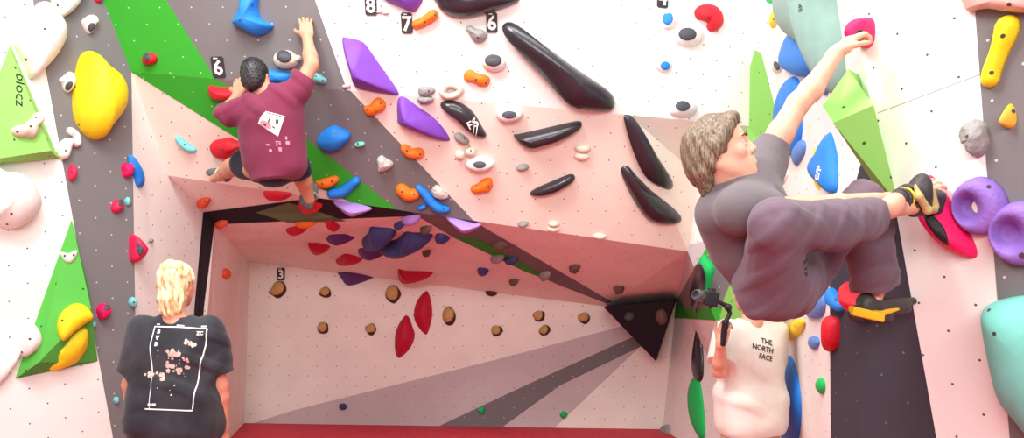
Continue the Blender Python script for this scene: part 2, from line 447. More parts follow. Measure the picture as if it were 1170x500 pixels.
def rail(label, wall, spine, h, col, group=None, bolts=(), rough=0., name='climbing_hold', closed=False, seg=6):
    """a hold swept along a bent line: spine = [(x, y, half width in pixels), ...]"""
    cx = sum(p[0] for p in spine)/len(spine); cy = sum(p[1] for p in spine)/len(spine)
    frm = local_frame(cx, cy, wall); mw, p, n, u, v = frm
    c = to_local([(q[0], q[1]) for q in spine], p, n, u, v); dist = (p-Vector((0, 0, CAMH))).length
    R = [q[2]*dist/F for q in spine]
    # smooth the spine
    cc = []; rr = []; K = len(c)
    rng = range(K) if closed else range(K-1)
    for i in rng:
        g = lambda a, i: a[i % K] if closed else a[max(0, min(K-1, i))]
        for j in range(seg):
            t = j/seg
            f = lambda a: .5*((2*g(a, i))+(g(a, i+1)-g(a, i-1))*t+(2*g(a, i-1)-5*g(a, i)+4*g(a, i+1)-g(a, i+2))*t*t+(3*g(a, i)-g(a, i-1)-3*g(a, i+1)+g(a, i+2))*t*t*t)
            cc.append(f(c)); rr.append(f(R))
    if not closed:
        cc.append(c[-1]); rr.append(R[-1])
        d0 = (cc[0]-cc[1]).normalized(); d1 = (cc[-1]-cc[-2]).normalized()
        # rounded ends
        pre = [(cc[0]+d0*rr[0]*s, rr[0]*math.sqrt(1-s*s)) for s in (.97, .8, .5)]
        post = [(cc[-1]+d1*rr[-1]*s, rr[-1]*math.sqrt(1-s*s)) for s in (.5, .8, .97)]
        cc = [q[0] for q in pre]+cc+[q[0] for q in post]; rr = [q[1] for q in pre]+rr+[q[1] for q in post]
    bm = bmesh.new(); rows = []; S = 10; rmax = max(rr)
    L = len(cc)
    for i in range(L):
        t = (cc[(i+1) % L]-cc[i-1]) if closed else (cc[min(L-1, i+1)]-cc[max(0, i-1)])
        t.normalize(); s = Vector((-t.y, t.x)); row = []
        for k in range(S+1):
            a = math.pi*k/S
            z = h*(rr[i]/rmax)*math.sin(a)**.8 if 0 < k < S else -.003
            q = cc[i]+s*rr[i]*math.cos(a)
            if rough and 0 < k < S:
                nn = noise.noise_vector(Vector((q.x*40+cx, q.y*40, z*40))); q = q+Vector((nn.x, nn.y))*rough*.4; z = max(.001, z+nn.z*rough)
            row.append(bm.verts.new((q.x, q.y, z)))
        rows.append(row)
    for i in range(L if closed else L-1):
        a, b = rows[i], rows[(i+1) % L]
        for k in range(S): bm.faces.new((a[k], a[k+1], b[k+1], b[k]))
        bm.faces.new((a[S], a[0], b[0], b[S]))
    if not closed:
        bm.faces.new(rows[0]); bm.faces.new(list(reversed(rows[-1])))
    bmesh.ops.recalc_face_normals(bm, faces=bm.faces)
    me = bpy.data.meshes.new(name); bm.to_mesh(me); bm.free(); smooth(me)
    o = link(name, me, None, [H[col]]); finish(o, mw, label, group)
    for (x, y) in bolts: add_bolt(o, me, x, y, frm)
    return o, me, frm

def volume(label, wall, outline, tops, faces, col, group=None, name='wall_volume'):
    """faceted plywood volume: outline (px) on the wall, tops = [(x, y, height)] raised corners; faces index outline then tops"""
    cx = sum(p[0] for p in outline)/len(outline); cy = sum(p[1] for p in outline)/len(outline)
    frm = local_frame(cx, cy, wall); mw, p, n, u, v = frm
    o3 = [Vector((q.x, q.y, -.003)) for q in to_local(outline, p, n, u, v)]
    org = Vector((0, 0, CAMH)); t3 = []
    for (x, y, hh) in tops:
        d = ray(x, y); q = org+d*((p+n*hh-org).dot(n)/d.dot(n))-p
        t3.append(Vector((q.dot(u), q.dot(v), hh)))
    pts = o3+t3
    o = solid(name, pts, faces, H[col]); finish(o, mw, label, group, 'wall volume')
    return o, o.data, frm

def text_mesh(s, size, m, name, parent, mw, target=None, toff=.002, align='CENTER', extr=.0008, bold=.0, sx=1, world=False, sub=0, sy=1):
    cu = bpy.data.curves.new(name, 'FONT'); cu.body = s; cu.size = size; cu.align_x = align; cu.align_y = 'CENTER'
    cu.extrude = extr; cu.offset = bold; cu.resolution_u = 2; cu.space_line = .82
    t = bpy.data.objects.new(name, cu); C.objects.link(t)
    dg = bpy.context.evaluated_depsgraph_get(); me = bpy.data.meshes.new_from_object(t.evaluated_get(dg))
    bpy.data.objects.remove(t); bpy.data.curves.remove(cu)
    me.name = name; me.transform(Matrix.Diagonal((sx, sy, 1, 1)))
    me.materials.clear()
    if target is not None: drape(me, mw, target, toff, sub)
    o = link(name, me, None, [m])
    o.matrix_world = mw if target is None else Matrix.Identity(4)
    if parent is not None:
        o.parent = parent; o.matrix_parent_inverse = parent.matrix_world.inverted()
    return o
def drape(me, mw, target, toff, sub=0):
    """lay a flat mesh (local XY, facing +Z) onto the surface behind it; the result is in world space"""
    if sub:
        bm = bmesh.new(); bm.from_mesh(me)
        bmesh.ops.triangulate(bm, faces=bm.faces)
        for _ in range(sub):
            long = [e for e in bm.edges if e.calc_length() > .012]
            if not long: break
            bmesh.ops.subdivide_edges(bm, edges=long, cuts=1)
            bmesh.ops.triangulate(bm, faces=bm.faces)
        bm.to_mesh(me); bm.free()
    d = -(mw.to_3x3() @ Vector((0, 0, 1))).normalized()
    for v in me.vertices:
        z = v.co.z; w0 = mw @ Vector((v.co.x, v.co.y, 0))
        loc, nr, _, _ = target.ray_cast(w0-d*.25, d)
        v.co = (loc if loc is not None else w0)-d*(toff+max(0, z))
M['chalk_white'] = mat('white_print', (240, 238, 234), .7)
M['plate'] = mat('number_plate_grey', (52, 48, 50), .6)
M['ink'] = mat('black_print', (34, 30, 32), .7)

G_ = {'W1': 'wall_overhang_top', 'W1b': 'wall_overhang_corner', 'W2': 'wall_overhang', 'AB': 'wall_left', 'D': 'wall_alcove_left',
      'S': 'wall_cave_left', 'R': 'wall_cave_roof', 'B': 'wall_cave_back', 'J': 'wall_cave_right', 'F': 'wall_far_right', 'H': 'wall_return_right', 'G': 'wall_right'}

# ---------------------------------------------------------------- number plates
def plate(x0, y0, x1, y1, wall, s, label):
    cx, cy = (x0+x1)/2, (y0+y1)/2
    mw, p, n, u, v = local_frame(cx, cy, G_[wall]); k = (p-Vector((0, 0, CAMH))).length/F
    w, h = (x1-x0)*k/2, (y1-y0)*k/2
    bm = bmesh.new(); bmesh.ops.create_cube(bm, size=1, matrix=Matrix.Diagonal((2*w, 2*h, .008, 1)))
    bmesh.ops.bevel(bm, geom=[e for e in bm.edges if abs(e.verts[0].co.z-e.verts[1].co.z) > .001], offset=.008, segments=3, affect='EDGES')
    me = bpy.data.meshes.new('number_plate'); bm.to_mesh(me); bm.free()
    o = link('number_plate', me, None, [M['plate']]); o.matrix_world = mw @ Matrix.Translation((0, 0, .0045)); tag(o, label, 'sign', 'route number plates')
    bpy.context.view_layer.update()
    text_mesh(s, h*1.95, M['chalk_white'], 'number', o, o.matrix_world @ Matrix.Translation((0, -h*.12, .005)), bold=.003)
    bar = solid('print_line', [Vector(q) for q in [(-w*.6, h*.78, .004), (w*.1, h*.78, .004), (w*.1, h*.88, .004), (-w*.6, h*.88, .004), (-w*.6, h*.78, .0052), (w*.1, h*.78, .0052), (w*.1, h*.88, .0052), (-w*.6, h*.88, .0052)]],
                [(0, 1, 2, 3), (4, 5, 6, 7), (0, 1, 5, 4), (1, 2, 6, 5), (2, 3, 7, 6), (3, 0, 4, 7)], M['chalk_white'], o)
plate(243, 66, 256, 87, 'W1', '6', 'small dark number plate reading 6 on the grey and green paint beside the maroon climber')
plate(417.5, -5, 430, 16, 'W1', '8', 'small dark number plate reading 8 at the top of the white wall')
plate(459, 15.5, 471, 37, 'W1', '7', 'small dark number plate reading 7 left of an orange hold')
plate(556, 15, 568, 36, 'W1', '6', 'small dark number plate reading 6 on the white wall above a bowl hold')
plate(750.5, -13, 763, 8, 'W1b', '4', 'small dark number plate reading 4 at the top right of the white wall')
plate(317, 306, 325.5, 320, 'B', '3', 'small dark number plate reading 3 on the back wall of the cave')

# ---------------------------------------------------------------- left wall
def sc_(pts, ox, oy, k): return [(ox+x/k, oy+y/k) for x, y in pts]
hold('large white pointed macro hold near the top left corner of the wall', G_['AB'], [(41,5),(51,3),(63,17),(71,32),(70,48),(61,65),(48,80),(34,91),(26,75),(13,50),(14,43),(24,37),(34,20)], .16, 'white', 'white macro holds on the left wall', peak=(48,34), bolts=[(51,33),(30,68)])
hold('white hold cut by the top edge above the grey stripe', G_['AB'], [(57,-14),(59,5),(65,18),(71,20),(80,14),(90,2),(96,-14)], .1, 'white', 'white macro holds on the left wall', bolts=[(66,6)])
def two_tone(label, wall, out, h, c1, patch, c2, group=None, rough=.004, bolts=()):
    o, me, f = hold(label, wall, out, h, c1, group, rough=rough, bolts=bolts); cap_on(o, me, f, patch, c2); return o
two_tone('small white and grey hold above the yellow macro hold', G_['AB'], [(93,24),(97,20),(103,17),(109,19),(111,25),(107,30),(105,36),(101,39),(97,35),(94,29)], .06, 'white', [(101,29),(104,26),(108,27),(108,32),(104,36),(101,34)], 'slate', 'white and grey two-tone holds')
two_tone('small white and grey hold touching the left edge of the yellow macro hold', G_['AB'], [(67,91),(73,86),(78,82),(83,85),(85,91),(84,97),(80,104),(76,106),(72,102),(70,96)], .06, 'white', [(75,97),(79,93),(83,94),(82,99),(79,103),(75,102)], 'slate', 'white and grey two-tone holds')
hold('large smooth yellow macro hold on the grey stripe of the left wall', G_['AB'], sc_([(290,172),(310,187),(335,215),(375,245),(400,285),(406,330),(398,375),(375,410),(350,440),(335,466),(315,470),(285,455),(255,415),(243,370),(243,310),(250,250),(262,200),(275,180)], 0, 0, 2.94), .22, 'yellow', peak=(110,108), bolts=[(90,142),(86,100)])
o, me, f = volume('light green triangular volume with dark lettering at the left edge', G_['AB'], [(12,50),(68,181),(-42,192)], [(14,62,.1),(58,172,.13),(-34,186,.15)], [(3,4,5),(0,1,4,3),(1,2,5,4),(2,0,3,5),(0,2,1)], 'green_lt')
mw, p, n, u, v = f
bpy.context.view_layer.update()
mt = mw @ Matrix.Translation(to_local([(12,106)], p, n, u, v)[0].to_3d()) @ Matrix.Rotation(math.radians(-93), 4, 'Z') @ Matrix.Translation((0, 0, .3))
tgt = BVHTree.FromPolygons([o.matrix_world @ q.co for q in me.vertices], [tuple(q.vertices) for q in me.polygons])
text_mesh('blocz', .085, M['ink'], 'lettering', o, mt, tgt, .001, sub=4, sx=1.15)
# three-lobed white hold that sits on the green volume
def on_surface(o, me, frm, x, y):
    """frame on the surface of an already built thing where the photo shows (x, y)"""
    mw = frm[0]; inv = mw.inverted(); org = Vector((0, 0, CAMH))
    loc, nr, _, _ = bvh_of(me).ray_cast(inv @ org, (inv.to_3x3() @ ray(x, y)).normalized())
    wl = mw @ loc; n = (mw.to_3x3() @ nr).normalized()
    if n.dot(org-wl) < 0: n = -n
    u, v = frame(n); m2 = Matrix((u, v, n)).transposed().to_4x4(); m2.translation = wl
    return m2, wl, n, u, v
def hold_on(label, base, outline, h, col, group=None, rough=0., bolts=(), peak=None):
    ob, me, frm = base
    cx = sum(p[0] for p in outline)/len(outline); cy = sum(p[1] for p in outline)/len(outline)
    fr = on_surface(ob, me, frm, cx, cy); mw, p, n, u, v = fr
    b = to_local(outline, p, n, u, v); pk = to_local([peak], p, n, u, v)[0] if peak else sum(b, Vector((0, 0)))/len(b)
    m2 = dome_mesh('climbing_hold', spline(b, 40), h, pk, 2.2, rough=rough, seed=cx)
    o = link('climbing_hold', m2, None, [H[col]]); finish(o, mw, label, group)
    for (x, y) in bolts: add_bolt(o, m2, x, y, fr)
    return o
vg1 = (o, me, f)
hold_on('cream three-lobed hold on the light green volume with lettering', vg1, [(12,150),(17,144),(26,143),(34,136),(40,129),(47,130),(50,137),(43,144),(41,152),(37,158),(28,157),(18,156)], .06, 'cream', bolts=[(35,144),(20,150),(41,134)])
rail('white bone-shaped hold with grey tip on the edge of the grey stripe', G_['AB'], [(71,176,5.5),(74,166,5.5),(80,162,4),(87,164,3.6),(86,155,3.6),(80,150,4)], .06, 'white', bolts=[(75,172)])
def pebble(label, wall, cx, cy, rx, ry, h, col, group=None, rot=0, rough=.003, j=.12, bolts=(), patch=None, n=8, squash=1.0):
    o, me, f = hold(label, G_[wall], ell(cx, cy, rx, ry, rot, n, j), h, col, group, rough=rough, bolts=bolts, squash=squash, pts=32)
    if patch: cap_on(o, me, f, ell(*patch[:5]), patch[5], label=patch[6] if len(patch) > 6 else None)
    return o
pebble('tiny grey lump under the white bone-shaped hold', 'AB', 73, 172, 4.5, 5, .03, 'slate')
pebble('small upright pink hold at the left of the grey stripe', 'AB', 81.5, 197, 4.6, 9.5, .05, 'pink', 'pink holds on the grey stripe', bolts=[(82,196)])
hold('huge rounded white macro hold at the left edge of the picture', G_['AB'], [(-22,190),(0,195),(17,197),(33,210),(43,231),(38,247),(22,259),(8,262),(-10,256),(-26,250)], .17, 'white', 'white macro holds on the left wall', peak=(8,222), bolts=[(8,256),(13,244)])
o, me, f = hold('magenta knobbly hold beside the blue strip hold at the edge of the grey stripe', G_['AB'], [(138,190),(142,186),(148,187),(151,192),(149,199),(145,203),(140,201),(139,196)], .06, 'magenta', 'pink holds on the grey stripe', rough=.008)
hold('long thin blue hold hanging on the pale wall beside the grey stripe', G_['D'], [(147,177),(151,180),(158,192),(162,205),(161,213),(156,213),(152,202),(148,190)], .05, 'blue')
o = pebble('pink and black hold beside a tiny teal hold on the grey stripe', 'AB', 133, 235, 6.5, 8, .05, 'pink', 'pink holds on the grey stripe', rot=20, patch=(138, 231, 2.8, 4.5, 20, 'slate'))
pebble('tiny teal hold beside the pink and black hold', 'AB', 145, 230, 3, 5.2, .03, 'teal', 'tiny teal holds on the grey stripe')
o, me, f = hold('pink and black wedge hold at the right edge of the grey stripe', G_['AB'], [(148,268),(154,270),(161,278),(165,285),(161,294),(153,300),(148,297),(147,282)], .1, 'pink', 'pink holds on the grey stripe', rough=.004)
cap_on(o, me, f, [(156,276),(162,281),(164,286),(160,292),(157,287)], 'slate')
pebble('tiny grey foot chip beside the pink and black wedge hold on the pale wall', 'D', 171.5, 274.5, 2.3, 2.6, .025, 'stone')
pebble('tiny grey foot chip on the pale wall beside the blond man\'s neck', 'D', 180, 343, 2.2, 2.2, .02, 'stone')
vg2 = volume('large green faceted volume below the grey stripe edge holding two yellow holds', G_['AB'], [(82,249),(102,330),(112,413),(17,433)], [(104,352,.16),(44,414,.12)], [(0,1,4),(1,2,4),(2,3,5,4),(3,0,5),(0,4,5),(3,2,1,0)], 'green')
hold_on('small white two-hole hold on the upper tip of the green volume', vg2, [(69,288),(74,290),(80,289),(86,286),(89,288),(86,295),(81,300),(75,299),(71,294)], .035, 'white', bolts=[(74,292),(84,291)])
hold_on('upper of two yellow holds on the green volume', vg2, [(65,370),(68,360),(75,352),(84,347),(95,348),(104,356),(106,364),(97,370),(86,378),(78,386),(71,389),(66,381)], .07, 'yellow', 'yellow holds on the green volume', bolts=[(71,366)], peak=(82,362))
hold_on('lower of two yellow holds on the green volume', vg2, [(53,419),(57,409),(62,399),(72,391),(83,381),(95,374),(99,377),(98,390),(92,402),(82,413),(68,419),(58,422)], .07, 'yellow', 'yellow holds on the green volume', bolts=[(67,402)], peak=(78,400))
hold('white egg-shaped hold at the left edge of the green volume', G_['AB'], [(24,369),(30,367),(38,372),(43,384),(41,396),(33,404),(25,408),(20,403),(18,392),(20,378)], .12, 'white', bolts=[(34,387),(25,402)])
hold('flat pointed off-white hold in the lower left corner', G_['AB'], [(-20,416),(2,412),(14,405),(22,398),(21,408),(12,422),(0,437),(-20,450)], .06, 'white')
pebble('magenta and grey hold low on the grey stripe beside the green volume', 'AB', 117, 355, 7, 9.5, .07, 'magenta', 'pink holds on the grey stripe', rot=20, rough=.006, patch=(122, 351, 3.6, 3.2, 0, 'slate'), bolts=[(115,358)])
pebble('small teal hold low on the right edge of the grey stripe', 'AB', 151, 345, 4.2, 6.5, .045, 'teal', 'tiny teal holds on the grey stripe', bolts=[(153,345)])
pebble('tiny pale blue hold beside the blond man\'s elbow', 'AB', 132, 457, 3, 4.6, .03, 'teal', 'tiny teal holds on the grey stripe')
pebble('tiny pale hold between the green volume and the grey stripe', 'AB', 107, 371, 2, 3.5, .02, 'teal', 'tiny teal holds on the grey stripe')
pebble('pink hold cut by the top edge left of the green paint', 'AB', 112, -2, 5, 5, .04, 'pink')

# ---------------------------------------------------------------- top of the overhang
pebble('red and grey hold on the bright green paint', 'W1', 172, 67, 9, 7.5, .06, 'red', rough=.006, patch=(167.5, 65, 4, 5, 0, 'slate'))
hold('blue crescent macro hold cut by the top edge above the maroon climber', G_['W1'], [(279,-10),(296,-10),(295,8),(300,22),(313,29),(308,36),(297,41),(283,36),(268,27),(270,20),(276,8)], .13, 'blue', 'blue holds around the maroon climber', peak=(284,20), bolts=[(274,23),(288,6),(301,36)])
bowls = 'white bowl holds with a dark centre'
def bowl(label, wall, cx, cy, rx, ry, dx, dy, drx, dry, rot=0, col='white'):
    o, me, f = hold(label, G_[wall], ell(cx, cy, rx, ry, rot, 10, .05), .085, col, bowls, peak=(cx+dx*.6, cy+dy*.6), rough=.003)
    cap_on(o, me, f, ell(cx+dx, cy+dy, drx, dry, rot), 'slate', name='dark_cap')
    return o
bowl('large cream and grey bowl hold beside the maroon climber\'s head', 'W1', 327, 68, 14, 11, -2.5, -3.5, 9, 7, 10, 'cream')
pebble('small cream lug at the right of the bowl hold near the maroon climber', 'W1', 340, 67, 5, 4, .045, 'cream')
hold('blue ledge hold behind the maroon climber\'s head', G_['W1'], [(303,80),(320,81),(333,84),(331,93),(318,95),(303,93)], .07, 'blue', 'blue holds around the maroon climber')
rail('teal hold under the maroon climber\'s raised forearm', G_['W1'], [(359,87,4.5),(365,90,5),(370,92,3.6)], .05, 'teal', bolts=[(361,87),(369,92)])
hold('red ledge hold gripped by the maroon climber\'s left hand', G_['W2'], [(239,98),(250,99),(268,100),(284,101),(284,109),(268,112),(250,113),(241,109)], .09, 'red', 'red holds around the maroon climber')
rail('curved teal rail hold on the pink panel at the left', G_['W2'], [(204,158,3.2),(210,164,4),(217,169,4),(222,170.5,2.6)], .05, 'teal', bolts=[(211,165)])
hold('red fish-shaped hold on the pink panel beside the maroon climber', G_['W2'], [(240,166),(246,160),(256,158),(263,157),(270,160),(281,163),(276,168),(268,170),(267,175),(262,181),(252,180),(244,176)], .08, 'red', 'red holds around the maroon climber', rough=.003, bolts=[(254,171)])
hold('blue squarish hold on the grey paint right of the maroon climber', G_['W2'], [(363,158),(370,149),(381,143),(391,146),(401,153),(396,163),(386,170),(374,171),(365,166)], .1, 'blue', 'blue holds around the maroon climber', bolts=[(384,152)])
hold('white rocky hold on the grey stripe', G_['W2'], [(431,181),(436,177),(441,180),(449,185),(448,190),(441,194),(433,195),(432,188)], .06, 'rock', 'rocky pale holds', rough=.012)
pebble('tiny mint chip on the grey stripe', 'W2', 411, 164.5, 6.5, 2.8, .03, 'mint', rot=-8, bolts=[(409,164)])
OR = 'orange jug holds'
rail('orange hold at the maroon climber\'s right shoe', G_['W2'], [(365,209,4.5),(374,208,6),(383,204,4.5)], .06, 'orange', OR, bolts=[(368,210),(379,207)])
rail('blue crescent hold right of the maroon climber\'s foot', G_['W2'], [(380,220,6),(391,218,6.5),(400,212,5.5),(407,206,5)], .07, 'blue', 'blue holds around the maroon climber')
rail('fat orange hold left of the long blue rail', G_['W2'], [(460,216,7.5),(467,221,8),(474,221,6.5)], .07, 'orange', OR, bolts=[(459,219),(473,222)])
rail('long blue diagonal rail hold on the grey stripe', G_['W2'], [(479,214,4),(486,221,5),(493,229,6),(502,236,6.5),(510,238,4.5)], .07, 'blue', bolts=[(507,238)])
rail('small blue hold under the orange hold on the grey stripe', G_['W2'], [(480,237,3),(485,235.5,3)], .03, 'blue')
hold('white rocky hold at the end of the long blue rail', G_['W2'], [(493,217),(498,211),(504,213),(511,219),(512,225),(505,226),(497,224)], .06, 'rock', 'rocky pale holds', rough=.012)
for lab, pts in [('lilac wedge hold on the lip below the blue crescent', [(381,230),(395,230),(412,233),(425,238),(416,243),(402,247),(391,241)]),
                 ('lilac wedge hold on the lip at the lower end of the grey stripe', [(510,248),(522,250),(538,254),(550,256),(543,262),(530,266),(518,258)])]:
    hold(lab, G_['W2'], pts, .09, 'lilac', 'lilac wedges along the lip', prof=1.3)
hold('red oval hold on the lip under the maroon climber', G_['R'], [(300,218),(308,217),(320,218),(333,221),(328,226),(316,227),(305,225)], .05, 'red', 'red holds around the maroon climber', squash=.8, bolts=[(308,221),(326,224)])
hold('red hold under the maroon climber\'s right shoe', G_['R'], [(340,228),(350,226),(360,229),(369,233),(364,241),(352,244),(343,238)], .05, 'red', 'red holds around the maroon climber', squash=.8)

hold('orange two-lobed hold on the edge of the grey stripe', G_['W2'], [(416,122),(423,119),(427,114),(433,111),(440,116),(440,124),(433,127),(427,131),(419,130)], .06, 'orange', OR, bolts=[(420,125),(435,118)])
rail('orange kidney hold under the middle purple wedge', G_['W2'], [(463,169,5),(469,174,5.5),(479,174,6)], .06, 'orange', OR, bolts=[(465,172),(480,176)])
PU = 'purple wedge holds on the white wall'
hold('large purple wedge macro hold on the white wall', G_['W1'], [(391,44),(397,43),(413,47),(421,55),(437,78),(456,107),(440,107),(421,104),(406,99),(400,82),(394,62)], .17, 'purple', PU, peak=(409,84), prof=1.25)
hold('purple wedge macro hold crossing from white to pink wall', G_['W2'], [(454,116),(458,110),(466,113),(478,122),(493,132),(505,144),(514,158),(510,161),(496,158),(475,150),(456,141),(454,132)], .15, 'purple', PU, peak=(466,131), prof=1.3)
hold('purple wedge cut by the top edge above the orange hold', G_['W1'], [(420,-20),(440,0),(455,7),(472,14),(477,11),(483,0),(484,-20)], .12, 'purple', PU, prof=1.4)
rail('orange hold right of the number 7 plate', G_['W1'], [(476,28,5),(485,24,5.2),(495,17,5.8)], .07, 'orange', OR, bolts=[(485,25),(497,17)])
hold('orange two-lobed hold below a bowl hold on the white wall', G_['W1'], [(530,84),(537,79),(545,83),(556,86),(560,91),(557,98),(548,98),(540,93),(531,92)], .06, 'orange', OR, bolts=[(544,91),(555,95)])
hold('orange hold below the bowl hold on the pink wall', G_['W2'], [(539,212),(546,209),(552,204),(561,203),(563,210),(560,217),(552,218),(543,220),(538,217)], .06, 'orange', OR, bolts=[(544,212),(558,213)])
BK = 'black macro holds'
hold('black macro hold cut by the top edge of the wall', G_['W1'], [(497,-14),(499,4),(506,13),(518,19),(534,20),(560,14),(590,3),(594,-4),(590,-14)], .12, 'ink', BK, peak=(535,2))
hold('very large black diagonal macro hold on the white wall', G_['W1b'], [(574,34),(576,27),(583,25),(592,31),(620,52),(655,78),(684,97),(700,110),(702,121),(697,127),(680,127),(660,124),(646,116),(630,98),(606,72),(582,48)], .16, 'ink', BK, peak=(655,99), prof=1.7)
hold('black horizontal fang-shaped hold on the pink wall', G_['W2'], [(587,154),(592,153),(610,149),(640,142),(660,138),(665,141),(662,147),(645,157),(620,165),(605,168),(594,163)], .1, 'ink', BK, peak=(615,158))
hold('smallest black banana-shaped hold on the pink wall', G_['W2'], [(605,221),(612,215),(630,207),(650,199),(656,200),(656,205),(645,213),(630,220),(615,223)], .07, 'ink', BK)
hold('upper of two slanting black macro holds near the far right of the pink wall', G_['W2'], [(713,135),(717,131),(723,134),(734,153),(747,176),(760,196),(768,210),(766,216),(757,215),(741,205),(731,190),(721,165)], .1, 'ink', BK, peak=(742,186), prof=1.6)
hold('lower broader of two slanting black macro holds near the far right of the pink wall', G_['W2'], [(709,196),(712,190),(718,190),(728,201),(745,218),(765,234),(778,247),(776,254),(760,256),(743,252),(731,240),(718,218)], .11, 'ink', BK, peak=(747,234), prof=1.6)
o, me, f = hold('black leaf-shaped hold with a small white mark', G_['W2'], [(503,119),(508,115),(520,115),(533,121),(543,131),(550,143),(556,154),(551,157),(543,154),(532,146),(520,134),(508,125)], .08, 'ink', BK)
mw, p, n, u, v = f
def mark_on(o, me, f, x, y, s, size, m, rot=0, name='printed_mark', **kw):
    mw, p, n, u, v = f; bpy.context.view_layer.update()
    q = to_local([(x, y)], p, n, u, v)[0]
    mt = mw @ Matrix.Translation((q.x, q.y, .3)) @ Matrix.Rotation(math.radians(rot), 4, 'Z')
    tg = BVHTree.FromPolygons([mw @ a.co for a in me.vertices], [tuple(a.vertices) for a in me.polygons])
    return text_mesh(s, size, m, name, o, mt, tg, .0015, sub=3, **kw)
mark_on(o, me, f, 541, 138, 'FS', .085, M['chalk_white'], 20, bold=.001)
hold('grey rocky hold above the bowl hold beside the number 6 plate', G_['W1'], [(532,32),(537,29),(543,32),(551,34),(557,38),(556,44),(549,49),(541,47),(537,40)], .07, 'stone', 'grey rocky holds', rough=.01, bolts=[(546,43)])
pebble('grey rocky hold under the white wall edge, upper of a pair', 'W1', 487, 104, 10, 6, .05, 'stone', 'grey rocky holds', rough=.01, bolts=[(490,104)])
pebble('grey rocky hold just under its twin at the white wall edge', 'W1', 486, 114, 9, 5, .05, 'stone', 'grey rocky holds', rough=.01)
rail('cream doughnut hold right of the pair of grey rocky holds', G_['W1'], [(506,105,4.5),(510,98,4),(519,97,4),(526,102,4.2),(521,108,4),(511,109.5,4)], .06, 'cream', closed=True, bolts=[(512,105)])
bowl('bowl hold between the grey rocky hold and the orange hold', 'W1', 564.5, 72, 14, 10, -1, -3, 10, 7)
bowl('bowl hold at the edge between white and pink wall', 'W2', 582, 129, 15, 9, 0, 2, 8.5, 4.5)
bowl('bowl hold on the pink wall above the orange hold', 'W2', 549, 186, 16, 8, -1, 2, 7.5, 4)
hold('grey smooth pebble hold on the pink wall', G_['W2'], [(519,153),(524,151),(530,154),(536,160),(534,165),(527,163),(520,158)], .05, 'stone', 'grey rocky holds', rough=.003, bolts=[(531,158)])
pebble('small cream hold, left of a touching pair on the pink wall', 'W2', 526, 176, 6.5, 5.5, .05, 'cream', 'small cream holds on the pink wall')
pebble('small cream hold with a bolt, right of a touching pair on the pink wall', 'W2', 537.5, 172.5, 7, 5, .05, 'cream', 'small cream holds on the pink wall', bolts=[(538,172)])
for i, (lab, a) in enumerate([('small grey hold right of the bowl holds on the pink wall', (597, 190.5, 7, 4)), ('small grey hold on the lip of the pink wall', (597.5, 255, 6, 3.5))]):
    pebble(lab, 'W2', *a, .04, 'stone', 'small grey holds on the pink wall', rot=-10)
for lab, a in [('upper cream chip of a stacked pair under the black fang hold', (665.5, 169, 9.5, 4.5)), ('lower cream chip of a stacked pair under the black fang hold', (664.5, 178, 8.5, 4.5)),
               ('upper cream chip of a pair on the lip of the pink wall', (632.5, 255, 6, 2.8)), ('lower cream chip of a pair on the lip of the pink wall', (632.5, 260.5, 7, 3)),
               ('single flat cream chip on the lip of the pink wall', (684.5, 269, 7.5, 2.8))]:
    pebble(lab, 'W2', *a, .04, 'cream', 'small cream holds on the pink wall')
bowl('bowl hold below the red crescent hold', 'W1b', 785.5, 42, 17, 11.5, 0, -3, 10.5, 7.5)
bowl('bowl hold lowest at the right end of the white wall', 'W1b', 779, 124, 16, 10.5, 1, -3, 8.5, 6)
hold('red crescent hold with chalky grooves at the top right of the white wall', G_['W1b'], [(793,14),(798,7),(807,5),(817,8),(824,17),(825,28),(819,35),(811,36),(807,31),(808,26),(801,23),(796,22)], .08, 'red', rough=.003, bolts=[(809,22)])
for lab, c, r, pt in [('white and blue hold left of the upper bowl hold', (763.5, 24), (9.5, 9.5), (763, 21, 6, 7.5)), ('white and blue hold in the middle of the white wall\'s right end', (757.5, 75.5), (10, 7), (760, 75, 5.5, 5))]:
    pebble(lab, 'W1b', c[0], c[1], r[0], r[1], .06, 'white', 'white and blue two-tone holds', rough=.008, patch=(*pt, 10, 'blue', 'blue patch'))
for lab, c in [('tiny grey foot chip beside the number 8 plate', (434, 13.5, 5, 2)), ('tiny grey foot chip below the large purple wedge', (396, 98.5, 5, 2.4)), ('tiny pale foot chip beside another below the number 8 plate', (441, 15, 4, 1.8))]:
    pebble(lab, 'W1', c[0], c[1], c[2], c[3], .02, 'rock')

# ---------------------------------------------------------------- cave: roof and side
pebble('round coral hold on the panel above the black frame', 'R', 233, 230, 7.5, 6.5, .05, 'coral', 'coral holds at the cave corner', rough=.006, squash=.8, bolts=[(234,230)])
pebble('round coral hold on the corner of the black frame', 'R', 253.5, 254.5, 7.5, 6, .05, 'coral', 'coral holds at the cave corner', rough=.006, squash=.7)
pebble('small coral hold on the side wall inside the cave', 'S', 257, 313, 3.2, 6.5, .05, 'coral', 'coral holds at the cave corner')
RR = 'red holds under the cave roof'; PP = 'plum wedges under the cave roof'
def roof(label, pts, h, col, group=None, sq=.55, prof=1.8, peak=None, bolts=(), rough=0.):
    return hold(label, G_['R'], pts, h, col, group, squash=sq, prof=prof, peak=peak, bolts=bolts, rough=rough)
roof('flat orange hold under the cave roof above a round red one', [(336,254),(340,251),(352,251),(361,253),(356,258),(345,259)], .05, 'orange', OR)
roof('round red hold under the cave roof below the flat orange hold', [(327,260),(333,256),(343,255),(350,259),(347,265),(337,268),(330,265)], .06, 'crimson', RR)
roof('slanting red hold under the roof right of the orange one', [(367,248),(373,247),(382,253),(391,260),(390,265),(382,262),(373,256)], .06, 'crimson', RR)
